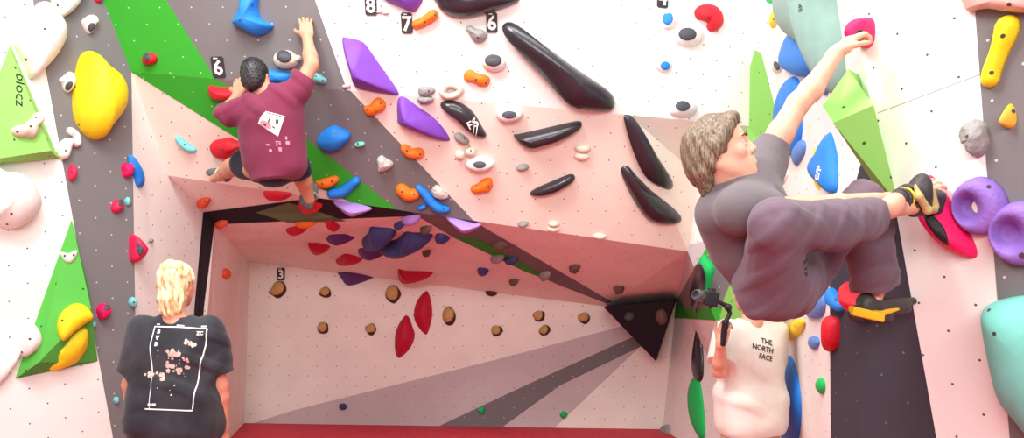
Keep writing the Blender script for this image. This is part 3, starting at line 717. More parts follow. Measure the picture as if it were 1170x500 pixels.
roof('long red hold under the roof left of the plum wedges', [(342,271),(352,273),(368,277),(378,282),(377,290),(370,291),(358,285)], .08, 'crimson', RR, bolts=[(360,279),(371,286)])
roof('small red hold between two plum wedges under the roof', [(385,288),(390,286),(402,290),(416,296),(408,300),(395,302),(388,299)], .08, 'crimson', RR)
roof('large red hold lowest under the roof, right of the plum wedges', [(446,302),(456,306),(475,307),(492,309),(488,316),(475,324),(466,323),(456,314)], .1, 'crimson', RR)
roof('upper plum wedge under the cave roof', [(368,261),(385,263),(398,268),(408,273),(395,277),(380,277),(373,270)], .09, 'plum', PP, prof=1.3)
roof('middle plum wedge beside the navy holds', [(404,280),(420,281),(435,283),(443,285),(432,293),(425,297),(415,293)], .09, 'plum', PP, prof=1.3)
hold('lowest plum wedge at the back wall of the cave', G_['B'], [(383,304),(400,305),(418,310),(429,315),(415,322),(398,326),(390,318)], .12, 'plum', PP, prof=1.3)
roof('left of two large navy macro holds under the roof', [(413,253),(425,254),(440,256),(450,263),(448,275),(440,283),(428,284),(420,277),(418,264)], .14, 'navy', 'navy macro holds under the roof', sq=.6, bolts=[(429,259)])
roof('right larger of two large navy macro holds under the roof', [(452,258),(462,259),(478,260),(489,265),(486,274),(476,286),(464,294),(450,292),(438,284),(440,276),(451,272)], .15, 'navy', 'navy macro holds under the roof', sq=.6, bolts=[(469,265)])
roof('small navy knob above the large navy macro hold', [(452,252),(458,250),(463,253),(461,258),(453,259)], .06, 'navy')
roof('pale lilac rounded hold at the lip above the navy holds', [(458,246),(466,242),(477,244),(481,249),(475,254),(464,254)], .07, 'lilac', rough=.003)
roof('navy angular hold right of the two large navy macro holds', [(495,264),(502,264),(510,268),(516,272),(508,275),(501,275)], .07, 'navy', 'small navy holds under the roof')
roof('navy hold beside the grey stripe on the roof', [(543,304),(548,303),(556,306),(560,311),(557,314),(549,312)], .06, 'navy', 'small navy holds under the roof')
BR = 'brown stone holds under the roof'
for lab, c in [('brown stone hold beside the angular navy hold', (487, 259.5, 7, 3.2)), ('brown stone hold below the grey stripe near the navy holds', (488, 286.5, 5, 2.6)),
               ('brown stone hold on the grey stripe of the roof', (570.5, 278.5, 9.5, 4.5)), ('small brown stone hold below the grey stripe', (587, 320, 5, 3)),
               ('brown stone hold above the grey stripe', (656.5, 304.5, 6.5, 5)), ('brown stone hold furthest right under the roof', (707, 328.5, 6.5, 4.2))]:
    pebble(lab, 'R', *c, .06, 'brown', BR, rough=.01, squash=.6)
pebble('pale grey stone hold on the lower edge of the grey stripe', 'R', 623, 313, 7, 6, .06, 'stone', rough=.01, squash=.6)
pebble('grey stone hold beside a blue one at the grey stripe', 'R', 568, 293, 8, 5, .06, 'stone', rough=.01, squash=.6)
pebble('small blue hold touching the grey stone hold at the stripe', 'R', 584, 295, 8, 4, .06, 'navy', rough=.006, squash=.6)

# ---------------------------------------------------------------- cave: back wall
WD = 'tan stone holds on the cave back wall'
for lab, c, s in [('largest tan stone hold right under the number 3 plate', (317.5, 330.5, 10, 8.5), -30), ('tan stone hold left on the upper row of the back wall', (371.5, 333, 6.5, 6), 0),
               ('upright tan stone hold left of the crimson leaves', (448.5, 335, 8, 9.5), 0), ('tan stone hold low at the left of the back wall', (368.5, 373.5, 6, 6.5), 0),
               ('tan stone hold low, left of the lower crimson leaf', (423.5, 375, 6.5, 6.5), 0), ('upright tan stone hold right of the upper crimson leaf', (512.5, 360, 7.5, 11), 10),
               ('tan stone hold low in the middle of the back wall', (567, 377, 6.5, 6.5), 0),
               ('tan stone hold right of the middle of the back wall, upper of two', (615, 360, 7, 6.5), 0), ('tan stone hold right of the middle of the back wall, lower of two', (621.5, 376.5, 6.5, 6), 0),
               ('tan stone hold furthest right on the back wall', (667, 362.5, 7, 6.5), 0)]:
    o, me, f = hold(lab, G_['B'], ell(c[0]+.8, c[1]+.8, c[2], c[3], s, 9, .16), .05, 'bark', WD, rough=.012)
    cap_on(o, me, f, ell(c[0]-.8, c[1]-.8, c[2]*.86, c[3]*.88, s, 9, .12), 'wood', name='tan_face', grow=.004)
pebble('dark stone hold where roof and back wall meet', 'B', 562, 333, 7, 5, .06, 'bark', rough=.01)
hold('upper crimson leaf-shaped hold on the back wall', G_['B'], [(484,334),(489,333),(493,345),(494,360),(491,374),(487,382),(480,376),(474,366),(473,355),(477,343)], .1, 'crimson', 'crimson leaf holds on the back wall', prof=1.5)
hold('lower crimson leaf-shaped hold on the back wall', G_['B'], [(462,361),(467,362),(471,372),(474,383),(469,397),(458,408),(453,406),(451,393),(453,376)], .1, 'crimson', 'crimson leaf holds on the back wall', prof=1.5)
for lab, c in [('tiny blue-grey foot hold low at the left of the back wall', (392, 464, 4.5, 4, 'navy')), ('tiny dark green foot hold low in the middle of the back wall', (550, 468, 4, 4, 'emerald')), ('tiny green foot hold low at the right of the back wall', (644, 473, 4.2, 4, 'emerald'))]:
    pebble(lab, 'B', c[0], c[1], c[2], c[3], .05, c[4], rough=.008)
vb = [V['B2'].copy(), V['K'].copy(), P(750, 412, 7.95)]
front = [P(690, 351, 7.62), P(770, 343, 7.35), P(749, 412, 7.6)]
o = solid('wall_volume', front+vb, [(0, 1, 2), (3, 4, 5), (0, 1, 4, 3), (1, 2, 5, 4), (2, 0, 3, 5)], H['blackv']); tag(o, 'black three-cornered volume in the far right corner of the cave', 'wall volume')
bt = BVHTree.FromPolygons(front+vb, [(0, 1, 2)])
def chalk_hold(label, x, y, rx, ry, col):
    n = (front[1]-front[0]).cross(front[2]-front[0]).normalized()
    if n.y > 0: n = -n
    d = ray(x, y); org = Vector((0, 0, CAMH)); p = org+d*((front[0]-org).dot(n)/d.dot(n)); u, v = frame(n)
    mw = Matrix((u, v, n)).transposed().to_4x4(); mw.translation = p
    b = spline(to_local(ell(x, y, rx, ry, 0, 8, .08), p, n, u, v), 32)
    o = link('climbing_hold', dome_mesh('climbing_hold', b, .06, Vector((0, 0)), 2, rough=.004), None, [H[col]]); finish(o, mw, label, None)
chalk_hold('pale brown rounded hold on the right edge of the black volume', 756, 362, 7, 9, 'brown')
chalk_hold('faint dark grey hold on the left part of the black volume', 719, 361, 6, 5, 'slate')

# ---------------------------------------------------------------- wall behind the man with the camera
hold('thin bright green hold on the edge of the light green panel', G_['J'], [(848,98),(851,97),(853,100),(853,119),(850,121),(847,119)], .04, 'emerald')
hold('bright green tall hold behind the foreground climber\'s back', G_['J'], [(800,298),(805,290),(811,296),(817,306),(814,320),(809,340),(804,332),(802,314)], .06, 'emerald')
hold('black pointed tall hold behind the camera gimbal', G_['J'], [(798,300),(803,306),(806,320),(804,335),(798,350),(795,358),(791,340),(791,320),(794,308)], .05, 'ink')
hold('thin black pointed hold low on the white panel', G_['J'], [(799,369),(802,385),(804,410),(803,432),(796,436),(792,420),(794,395)], .05, 'ink')
hold('bright green pointed hold under the thin black one', G_['J'], [(792,432),(800,436),(805,470),(806,496),(800,500),(790,478),(787,450)], .05, 'emerald')
pebble('grey stone hold at the foot of the wall beside the mat', 'J', 762, 492, 5, 8, .06, 'stone', rough=.01)
o = pebble('white and grey hold beside the foreground climber\'s shoulder', 'F', 893, 199, 8.5, 12, .04, 'white', rot=-20, patch=(890.5, 201, 4, 7, -20, 'slate'))

# ---------------------------------------------------------------- bright wall behind the foreground climber
pebble('yellow narrow hold at the top of the bright wall, nearest the corner', 'F', 870, 9, 3.6, 10, .04, 'gold', 'yellow holds on the bright wall', bolts=[(871,8)])
pebble('yellow narrow hold right of its neighbour at the top of the bright wall', 'F', 886.5, 20, 3.6, 11.5, .04, 'yellow', 'yellow holds on the bright wall', rot=12, bolts=[(884,22)])
pebble('green hold cut by the top edge of the bright wall', 'F', 880, 0, 5, 4.5, .04, 'emerald')
pebble('small grey and white hold left of the big blue hold', 'F', 889.5, 75, 5.5, 7, .04, 'white', rough=.008, patch=(887.5, 75, 3.2, 5.5, -25, 'slate'))
BL = 'blue macro holds on the bright wall'
hold('big shiny blue macro hold under the mint macro hold', G_['F'], [(907,36),(914,38),(926,46),(938,55),(940,68),(934,82),(920,88),(908,83),(898,76),(896,66),(900,50)], .09, 'blue', BL, peak=(915,66))
hold('long blue macro hold behind the raised arm', G_['F'], [(905,88),(912,90),(916,100),(917,125),(917,150),(913,170),(905,178),(897,172),(891,158),(888,140),(889,120),(896,98)], .07, 'blue', BL)
hold('small slate-blue hold below the raised arm', G_['F'], [(915,160),(921,163),(920,175),(914,186),(910,189),(907,180),(908,170)], .035, 'periwinkle', 'slate-blue holds on the bright wall')
hold('slate-blue strip hold under the right edge of the mint macro hold', G_['F'], [(939,72),(945,82),(948,96),(946,108),(941,106),(937,94)], .035, 'periwinkle', 'slate-blue holds on the bright wall')
hold('thin yellow hold left of the lettered blue hold', G_['F'], [(934,163),(937,180),(937,205),(938,216),(934,214),(931,200),(931,178)], .025, 'yellow', 'yellow holds on the bright wall')
o, me, f = hold('blue teardrop macro hold with white letters', G_['F'], [(954,150),(957,162),(958,185),(958,210),(954,222),(945,214),(934,203),(931,192),(936,180),(946,167)], .08, 'blue', BL, peak=(944,192))
mark_on(o, me, f, 951, 199, 'E/P', .075, M['chalk_white'], 80, name='lettering', bold=.002, sx=.8)
hold('pale blue round hold under the climber\'s thigh', G_['F'], [(938,328),(943,336),(944,350),(940,361),(931,364),(923,358),(923,345),(930,335)], .05, 'periwinkle', 'slate-blue holds on the bright wall')
hold('yellow leaf hold beside the white tee man\'s shoulder', G_['F'], [(916,364),(918,370),(914,381),(906,388),(901,386),(901,376),(907,367)], .04, 'yellow', 'yellow holds on the bright wall', bolts=[(908,372)])
hold('small slate-blue hold below the yellow leaf hold', G_['F'], [(929,384),(935,385),(937,391),(934,398),(929,398),(926,391)], .03, 'periwinkle', 'slate-blue holds on the bright wall')
hold('tall blue macro hold low behind the man in the white tee', G_['F'], [(901,406),(908,414),(914,440),(916,470),(913,500),(905,520),(898,500),(895,460),(896,425)], .08, 'blue', BL)
hold('small green hold low on the bright wall', G_['F'], [(939,431),(943,436),(943,446),(940,450),(936,444),(936,436)], .03, 'emerald')
mm = hold('large matte mint macro hold behind the raised forearm', G_['F'], [(898,-90),(900,0),(903,22),(910,38),(926,50),(944,62),(956,80),(966,112),(972,95),(975,60),(976,0),(974,-90)], .22, 'shaded_mint', peak=(948,-10), prof=2.0)  # mint greyed down, its shade is put into the resin colour
mark_on(*mm, 961, 5, 'EP', .05, M['ink'], 80, name='lettering', sx=.8)

# dark return wall
hold('blue hold on the dark wall under the climber\'s thigh', G_['H'], [(949,330),(953,329),(960,338),(965,350),(963,357),(956,352),(949,345)], .05, 'blue', bolts=[(955,342)])
hold('red hold on the dark wall below the blue one', G_['H'], [(947,364),(953,361),(959,365),(960,380),(958,394),(952,400),(947,398)], .06, 'red')
foot1 = hold('red hold under the climber\'s lower shoe', G_['H'], [(968,326),(973,321),(981,328),(1000,345),(1004,356),(996,364),(984,362),(974,350)], .1, 'red', prof=1.6)

# ---------------------------------------------------------------- right wall
handh = hold('pink and black hold gripped by the foreground climber\'s raised hand', G_['G'], [(978,30),(983,22),(993,20),(999,24),(1000,38),(998,50),(991,55),(982,51),(977,42)], .12, 'magenta', 'magenta holds of the foreground climber', peak=(986,38), rough=.003)
cap_on(*handh, [(978,36),(985,34),(988,42),(985,49),(980,46)], 'dark')
foot2 = hold('large magenta and black wedge under the foreground climber\'s foot', G_['G'], [(1060,201),(1068,203),(1082,222),(1098,248),(1113,275),(1117,290),(1112,295),(1098,291),(1082,283),(1068,268),(1057,252),(1053,240),(1056,218)], .13, 'magenta', 'magenta holds of the foreground climber', peak=(1074,246), prof=1.5)
cap_on(*foot2, [(1055,243),(1063,244),(1074,254),(1081,266),(1084,280),(1076,276),(1066,265),(1058,254)], 'dark')
hold('grey rock hold at the edge of the grey paint on the right wall', G_['G'], [(1101,146),(1107,138),(1118,136),(1127,141),(1130,152),(1131,165),(1125,176),(1117,180),(1110,174),(1108,164),(1101,162)], .07, 'stone', rough=.014, bolts=[(1105,156)])
def donut(label, cx, cy, ro, asp, rot, h):
    frm = local_frame(cx, cy, G_['G']); mw, p, n, u, v = frm
    bm = bmesh.new(); A = 40; B = 14; rows = []
    for i in range(A):
        a = 2*math.pi*i/A; row = []
        for k in range(B+1):
            t = k/B                       # outer rim on the wall -> crest -> down into the bowl
            rr = [1.0, .99, .96, .91, .84, .76, .68, .61, .54, .48, .42, .37, .33, .30, .28][k]
            z = [-.004, .25, .52, .75, .9, .98, 1.0, .97, .86, .7, .54, .4, .28, .2, .14][k]*h
            c = Vector((-.02*(1-rr)*3, .0))
            x = ro*rr*math.cos(a)*asp; y = ro*rr*math.sin(a)
            z *= 1+.12*math.cos(a-.6)
            row.append(bm.verts.new((x+c.x, y, z)))
        rows.append(row)
    for i in range(A):
        a, b = rows[i], rows[(i+1) % A]
        for k in range(B): bm.faces.new((a[k], b[k], b[k+1], a[k+1]))
    bm.faces.new([r[-1] for r in rows]); bm.faces.new([r[0] for r in rows])
    bmesh.ops.recalc_face_normals(bm, faces=bm.faces)
    me = bpy.data.meshes.new('climbing_hold'); bm.to_mesh(me); bm.free(); smooth(me)
    o = link('climbing_hold', me, None, [H['violet']]); finish(o, mw @ Matrix.Rotation(rot, 4, 'Z'), label, 'violet dish holds')
    return o, me, (o.matrix_basis.copy(), p, n, u, v)
dk = local_frame(1124, 236, G_['G'])
d1 = donut('violet ring-shaped dish hold, left of two on the right wall', 1122, 235, .112, .84, .12, .06)
d2 = donut('violet ring-shaped dish hold cut by the right edge of the picture', 1170, 266, .12, .9, .0, .06)
bpy.context.view_layer.update()
disc('washer', Vector((-.0, -.0, .012)), Vector((0, 0, 1)), .03, H['cream'], d1[0], .006, 24)
add_bolt(d1[0], d1[1], 1130, 213, d1[2]); add_bolt(d1[0], d1[1], 1137, 268, d1[2])
add_bolt(d2[0], d2[1], 1168, 292, d2[2], .012)
rail('long yellow bone-shaped hold on the grey paint at the right', G_['G'], [(1133,90,8),(1136,78,8),(1143,60,8),(1150,42,9.5),(1153,30,10)], .06, 'yellow', bolts=[(1146,41),(1133,83)])
hold('small yellow wedge hold below the long yellow one', G_['G'], [(1144,140),(1147,130),(1153,119),(1158,120),(1162,130),(1161,142),(1155,147),(1148,145)], .06, 'gold', prof=1.3, peak=(1150,138), bolts=[(1158,127)])
hold('rose-coloured block hold at the top right corner', G_['G'], [(1100,-30),(1104,8),(1112,12),(1130,10),(1150,13),(1180,15),(1210,10),(1210,-30)], .08, 'rose', bolts=[(1153,5)])
hold('large mint dish-shaped macro hold at the lower right corner', G_['G'], [(1129,352),(1140,343),(1170,337),(1215,335),(1235,400),(1225,500),(1190,500),(1168,478),(1150,455),(1140,420),(1131,375)], .17, 'mint', peak=(1190,400), prof=2.6, bolts=[(1130,354),(1136,381)])

# green faceted volume wrapped round the left edge of the right wall
gv = [P(969, 79, 3.02), P(1027, 232, 3.02), P(940, 121, 2.98), P(1000, 122, 2.86), P(951, 139, 2.92), P(945, 126, 3.4), P(1028, 240, 3.3), P(973, 80, 3.35), P(1030, 292, 3.09)]
gv = [P(969, 79, 3.16), P(1005, 168, 3.12), P(1027, 234, 3.1), P(940, 121, 3.0), P(952, 140, 2.95), P(998, 120, 2.92), P(944, 127, 3.2), P(1013, 232, 3.25), P(990, 90, 3.3)]
o = solid('wall_volume', gv, [(0, 3, 4, 5), (4, 2, 5), (5, 2, 1), (5, 1, 0), (4, 3, 6), (4, 6, 7, 2), (0, 8, 6, 3), (8, 7, 6), (8, 1, 2, 7), (0, 1, 8)], H['green_lt']); tag(o, 'light green faceted volume on the left edge of the right wall', 'wall volume')

# ---------------------------------------------------------------- people: smooth distance fields meshed as one continuous surface
def v3(p): return np.array([p[0], p[1], p[2]], dtype=np.float32)
class Field:
    """tapered limbs and ellipsoids blended into one body"""
    def __init__(s, vox): s.vox = vox; s.ops = []
    def cone(s, a, b, ra, rb, k=.015, sub=False): s.ops.append(('c', v3(a), v3(b), ra, rb, k, sub)); return s
    def chain(s, pts, rs, k=.015):
        for i in range(len(pts)-1): s.cone(pts[i], pts[i+1], rs[i], rs[i+1], k)
        return s
    def ball(s, a, r, k=.015, sub=False): return s.cone(a, a, r, r, k, sub)
    def ell(s, c, rad, rot=None, k=.015, sub=False):
        R = np.eye(3, dtype=np.float32) if rot is None else np.array(rot, dtype=np.float32)   # columns = axes in world
        s.ops.append(('e', v3(c), np.array(rad, dtype=np.float32), R, 0, k, sub)); return s
    def box(s, c, rad, rot, rnd=.01, k=.01, sub=False):
        s.ops.append(('b', v3(c), np.array(rad, dtype=np.float32), np.array(rot, dtype=np.float32), rnd, k, sub)); return s
    def cut(s, p, n, k=.004, near=None):      # remove what lies beyond the plane, only within near=(centre, radius)
        s.ops.append(('p', v3(p), v3(Vector(n).normalized()), near, 0, k, True)); return s
    def mesh(s, name, fn=None):
        lo = np.full(3, 1e9); hi = -lo
        for o in s.ops:
            if o[6]: continue
            if o[0] == 'c': a, b, r = o[1], o[2], max(o[3], o[4]); l, h = np.minimum(a, b)-r, np.maximum(a, b)+r
            else: r = float(max(o[2]))+(o[4] or 0); l, h = o[1]-r, o[1]+r
            lo = np.minimum(lo, l); hi = np.maximum(hi, h)
        vx = s.vox; lo = lo-3*vx; n = np.ceil((hi-lo)/vx).astype(int)+4
        D = np.full(tuple(n), .5, dtype=np.float32)
        ax = [lo[i]+np.arange(n[i])*vx for i in range(3)]
        for o in s.ops:
            kd, k, sub = o[0], o[5], o[6]; m = k+4*vx
            if kd == 'c': a, b, r = o[1], o[2], max(o[3], o[4]); l, h = np.minimum(a, b)-r-m, np.maximum(a, b)+r+m
            elif kd == 'p':
                if o[3] is None: l, h = lo, lo+n*vx
                else: c, r = v3(o[3][0]), o[3][1]; l, h = c-r, c+r
            else: r = float(max(o[2]))+o[4]+m; l, h = o[1]-r, o[1]+r
            i0 = np.clip(np.floor((l-lo)/vx).astype(int), 0, n-1); i1 = np.clip(np.ceil((h-lo)/vx).astype(int)+1, 1, n)
            if (i1 <= i0).any(): continue
            X, Y, Z = np.meshgrid(*[ax[i][i0[i]:i1[i]].astype(np.float32) for i in range(3)], indexing='ij')
            if kd == 'c':
                d = o[2]-o[1]; L = float((d*d).sum()); px, py, pz = X-o[1][0], Y-o[1][1], Z-o[1][2]
                t = np.clip((px*d[0]+py*d[1]+pz*d[2])/L, 0, 1) if L > 1e-9 else np.zeros_like(X)
                q = np.sqrt((px-d[0]*t)**2+(py-d[1]*t)**2+(pz-d[2]*t)**2)-(o[3]+(o[4]-o[3])*t)
            elif kd == 'p':
                q = -((X-o[1][0])*o[2][0]+(Y-o[1][1])*o[2][1]+(Z-o[1][2])*o[2][2])
                if o[3] is not None:
                    q = np.maximum(q, np.sqrt((X-c[0])**2+(Y-c[1])**2+(Z-c[2])**2)-r)
            else:
                R = o[3]; px, py, pz = X-o[1][0], Y-o[1][1], Z-o[1][2]
                e = [px*R[0, i]+py*R[1, i]+pz*R[2, i] for i in range(3)]
                if kd == 'e':
                    k0 = np.sqrt(sum((e[i]/o[2][i])**2 for i in range(3))); k1 = np.sqrt(sum((e[i]/o[2][i]**2)**2 for i in range(3)))
                    q = k0*(k0-1)/np.maximum(k1, 1e-6)
                else:
                    g = [np.abs(e[i])-o[2][i]+o[4] for i in range(3)]
                    q = np.sqrt(sum(np.maximum(a, 0)**2 for a in g))+np.minimum(np.maximum(np.maximum(g[0], g[1]), g[2]), 0)-o[4]
            S = D[i0[0]:i1[0], i0[1]:i1[1], i0[2]:i1[2]]
            if sub:
                q = -q; hh = np.maximum(k-np.abs(S-q), 0)/k; S[...] = np.maximum(S, q)+hh*hh*k*.25
            else:
                hh = np.maximum(k-np.abs(S-q), 0)/k; S[...] = np.minimum(S, q)-hh*hh*k*.25
        if fn is not None:
            band = np.abs(D) < .04
            idx = np.nonzero(band); P3 = np.stack([ax[i][idx[i]] for i in range(3)], 1)
            D[idx] += fn(P3).astype(np.float32)
        return surface_nets(name, D, lo, vx)

def surface_nets(name, D, lo, vx):
    I = D < 0
    n = D.shape
    c = tuple(x-1 for x in n)
    cnt = np.zeros(c, np.float32); pos = np.zeros(c+(3,), np.float32)
    allin = np.ones(c, bool); anyin = np.zeros(c, bool)
    sl = lambda d, N: slice(d, N-1+d)
    for dx in (0, 1):
        for dy in (0, 1):
            for dz in (0, 1):
                s = I[sl(dx, n[0]), sl(dy, n[1]), sl(dz, n[2])]; allin &= s; anyin |= s
    act = anyin & ~allin; ids = np.nonzero(act); K = len(ids[0])
    P = np.zeros((K, 3), np.float32); W = np.zeros(K, np.float32)
    def val(a, b, c3): return D[ids[0]+a, ids[1]+b, ids[2]+c3]
    for axis in range(3):
        for u in (0, 1):
            for w_ in (0, 1):
                o0 = [0, 0, 0]; oth = [i for i in range(3) if i != axis]; o0[oth[0]] = u; o0[oth[1]] = w_
                o1 = list(o0); o1[axis] = 1
                a = val(*o0); b = val(*o1); m = (a < 0) != (b < 0)
                t = np.where(m, a/np.where(m, a-b, 1), 0)
                q = np.zeros((K, 3), np.float32); q[:, oth[0]] = u; q[:, oth[1]] = w_; q[:, axis] = t
                P += q*m[:, None]; W += m
    P /= np.maximum(W, 1)[:, None]
    co = (np.stack(ids, 1)+P)*vx+lo
    num = np.full(c, -1, np.int64); num[ids] = np.arange(K)
    faces = []
    for axis in range(3):
        o = [i for i in range(3) if i != axis]
        A = I[tuple(slice(0, n[i]-1) if i == axis else slice(1, n[i]-1) for i in range(3))]
        B = I[tuple(slice(1, n[i]) if i == axis else slice(1, n[i]-1) for i in range(3))]
        e = np.stack(np.nonzero(A != B), 1)
        if not len(e): continue
        flip = A[tuple(e.T)]
        base = e.copy(); base[:, o[0]] += 1; base[:, o[1]] += 1
        def idx(d0, d1):
            q = base.copy(); q[:, o[0]] -= d0; q[:, o[1]] -= d1; return num[tuple(q.T)]
        f = np.stack([idx(0, 0), idx(1, 0), idx(1, 1), idx(0, 1)], 1)
        if axis == 1: flip = ~flip
        f[~flip] = f[~flip][:, ::-1]
        faces.append(f)
    Fc = np.concatenate(faces)
    me = bpy.data.meshes.new(name)
    me.vertices.add(K); me.vertices.foreach_set('co', co.astype(np.float32).ravel())
    me.loops.add(len(Fc)*4); me.loops.foreach_set('vertex_index', Fc.ravel().astype(np.int32))
    me.polygons.add(len(Fc)); me.polygons.foreach_set('loop_start', np.arange(0, len(Fc)*4, 4, dtype=np.int32))
    me.update(calc_edges=True); me.validate(); smooth(me)
    return me

def fabric(name, col, dirn=(1, 1, .3), scale=9, strength=.5, col2=None, rough=.85, weave=True):
    m, nt, b = newmat(name); N = nt.nodes; L = nt.links
    tc = N.new('ShaderNodeTexCoord'); mp = N.new('ShaderNodeMapping'); mp.inputs['Scale'].default_value = dirn; L.new(tc.outputs['Object'], mp.inputs[0])
    n = N.new('ShaderNodeTexNoise'); n.inputs['Scale'].default_value = scale; n.inputs['Detail'].default_value = 3; n.inputs['Distortion'].default_value = .6
    L.new(mp.outputs[0], n.inputs['Vector'])
    bp = N.new('ShaderNodeBump'); bp.inputs['Strength'].default_value = strength*.6; bp.inputs['Distance'].default_value = .02
    L.new(n.outputs['Fac'], bp.inputs['Height']); L.new(bp.outputs[0], b.inputs['Normal'])
    n2 = N.new('ShaderNodeTexNoise'); n2.inputs['Scale'].default_value = 5; n2.inputs['Detail'].default_value = 5; L.new(tc.outputs['Object'], n2.inputs['Vector'])
    r = N.new('ShaderNodeValToRGB'); c = lin(col); c2 = lin(col2) if col2 else tuple(v*.88 for v in c)
    r.color_ramp.elements[0].position = .4; r.color_ramp.elements[1].position = .62
    r.color_ramp.elements[0].color = c2+(1,); r.color_ramp.elements[1].color = c+(1,)
    L.new(n2.outputs['Fac'], r.inputs['Fac']); L.new(r.outputs[0], b.inputs['Base Color'])
    b.inputs['Roughness'].default_value = rough; b.inputs['Specular IOR Level'].default_value = .2
    b.inputs['Sheen Weight'].default_value = .15
    return m
def skinmat(name, col):
    m = mat(name, col, .55, .06, 18, .15, 120, .35)
    b = m.node_tree.nodes['Principled BSDF']; b.inputs['Subsurface Weight'].default_value = .12
    b.inputs['Subsurface Radius'].default_value = (.012, .005, .003); b.inputs['Subsurface Scale'].default_value = 1.0
    return m
def hairmat(name, c1, c2, axis=(1, 1, 1), scale=60):
    m, nt, b = newmat(name); N = nt.nodes; L = nt.links
    tc = N.new('ShaderNodeTexCoord'); mp = N.new('ShaderNodeMapping'); mp.inputs['Scale'].default_value = axis; L.new(tc.outputs['Object'], mp.inputs[0])
    n = N.new('ShaderNodeTexNoise'); n.inputs['Scale'].default_value = scale; n.inputs['Detail'].default_value = 4; n.inputs['Distortion'].default_value = .4; L.new(mp.outputs[0], n.inputs['Vector'])
    r = N.new('ShaderNodeValToRGB'); r.color_ramp.elements[0].position = .36; r.color_ramp.elements[1].position = .62
    r.color_ramp.elements[0].color = lin(c1)+(1,); r.color_ramp.elements[1].color = lin(c2)+(1,)
    L.new(n.outputs['Fac'], r.inputs['Fac']); L.new(r.outputs[0], b.inputs['Base Color'])
    bp = N.new('ShaderNodeBump'); bp.inputs['Strength'].default_value = .5; bp.inputs['Distance'].default_value = .006
    L.new(n.outputs['Fac'], bp.inputs['Height']); L.new(bp.outputs[0], b.inputs['Normal'])
    b.inputs['Roughness'].default_value = .45
    return m

def basis(f, up):
    """columns: forward, side (left of the person), up"""
    f = Vector(f).normalized(); up = Vector(up); up = (up-f*up.dot(f)).normalized(); s = up.cross(f).normalized()
    return f, s, up
class Head:
    def __init__(h, c, f, up, k=1.0): h.c = Vector(c); h.f, h.s, h.u = basis(f, up); h.k = k
    def at(h, f, s, u): return h.c+(h.f*f+h.s*s+h.u*u)*h.k
    def R(h): return [[h.f[i], h.s[i], h.u[i]] for i in range(3)]
    def add(h, F_, neck, rn=.056):
        k = h.k; R = h.R(); E = lambda c, r, kk=.02, sub=False: F_.ell(h.at(*c), [x*k for x in r], R, kk, sub)
        E((-.012, 0, .03), (.098, .075, .088)); E((.03, 0, -.04), (.062, .058, .078), .03)
        E((.035, 0, .035), (.06, .062, .05), .02)
        for s in (1, -1):
            F_.cone(h.at(-.012, .058*s, -.045), h.at(.062, .016*s, -.098), .017*k, .017*k, .025)
            F_.cone(h.at(.084, .034*s, .018), h.at(.092, .008*s, .012), .010*k, .011*k, .012)
            F_.ball(h.at(.066, .042*s, -.028), .021*k, .02)
            F_.ell(h.at(.098, .032*s, -.003), [.012*k, .019*k, .012*k], R, .012, True)
            F_.cone(h.at(.0905, .020*s, .0045), h.at(.0845, .043*s, .001), .0052*k, .0045*k, .004)
            F_.cone(h.at(.0895, .020*s, -.0105), h.at(.0830, .043*s, -.0085), .0042*k, .0042*k, .004)
            F_.ball(h.at(.100, .012*s, -.036), .0085*k, .008)
            E((-.010, .076*s, -.006), (.020, .008, .031), .005)
            F_.ball(h.at(-.006, .086*s, -.002), .010*k, .006, True)
        F_.cone(h.at(.088, 0, .006), h.at(.108, 0, -.028), .0095*k, .0125*k, .014)
        F_.ball(h.at(.080, 0, -.098), .019*k, .02); F_.ell(h.at(.070, 0, -.070), [.026*k, .034*k, .030*k], R, .02)
        F_.cone(h.at(.089, .020, -.062), h.at(.098, 0, -.060), .0050*k, .0065*k, .007)
        F_.cone(h.at(.089, -.020, -.062), h.at(.098, 0, -.060), .0050*k, .0065*k, .007)
        F_.cone(h.at(.087, .016, -.075), h.at(.099, 0, -.075), .006*k, .008*k, .006)
        F_.cone(h.at(.087, -.016, -.075), h.at(.099, 0, -.075), .006*k, .008*k, .006)
        F_.cone(h.at(.100, .022, -.0675), h.at(.110, 0, -.0675), .002, .0025, .003, True)
        F_.cone(h.at(.100, -.022, -.0675), h.at(.110, 0, -.0675), .002, .0025, .003, True)
        F_.cone(h.at(-.03, 0, -.045), neck, rn*k, rn*1.08, .03)
    def eyes(h, parent, iris=(60, 70, 70), gaze=0):
        for s in (1, -1):
            bm = bmesh.new(); bmesh.ops.create_uvsphere(bm, u_segments=20, v_segments=14, radius=.0118*h.k)
            me = bpy.data.meshes.new('eye'); 
            for f in bm.faces: f.material_index = 0
            bm.to_mesh(me); bm.free(); smooth(me)
            o = link('eye', me, parent, [M['eye']]); o.matrix_world = Matrix.Translation(h.at(.0790, .031*s, -.003))
            d = (h.f+h.s*gaze).normalized()
            ir = bpy.data.meshes.new('iris'); bm = bmesh.new(); bmesh.ops.create_uvsphere(bm, u_segments=16, v_segments=10, radius=.0062*h.k)
            bm.to_mesh(ir); bm.free(); smooth(ir)
            q = link('iris', ir, o, [M['iris']]); q.matrix_world = Matrix.Translation(h.at(.0790, .031*s, -.003)+d*.0070*h.k) @ d.to_track_quat('Z', 'Y').to_matrix().to_4x4() @ Matrix.Diagonal((1, 1, .8, 1))
M['eye'] = mat('eye_white', (225, 218, 210), .2); M['iris'] = mat('eye_dark', (40, 34, 30), .15)

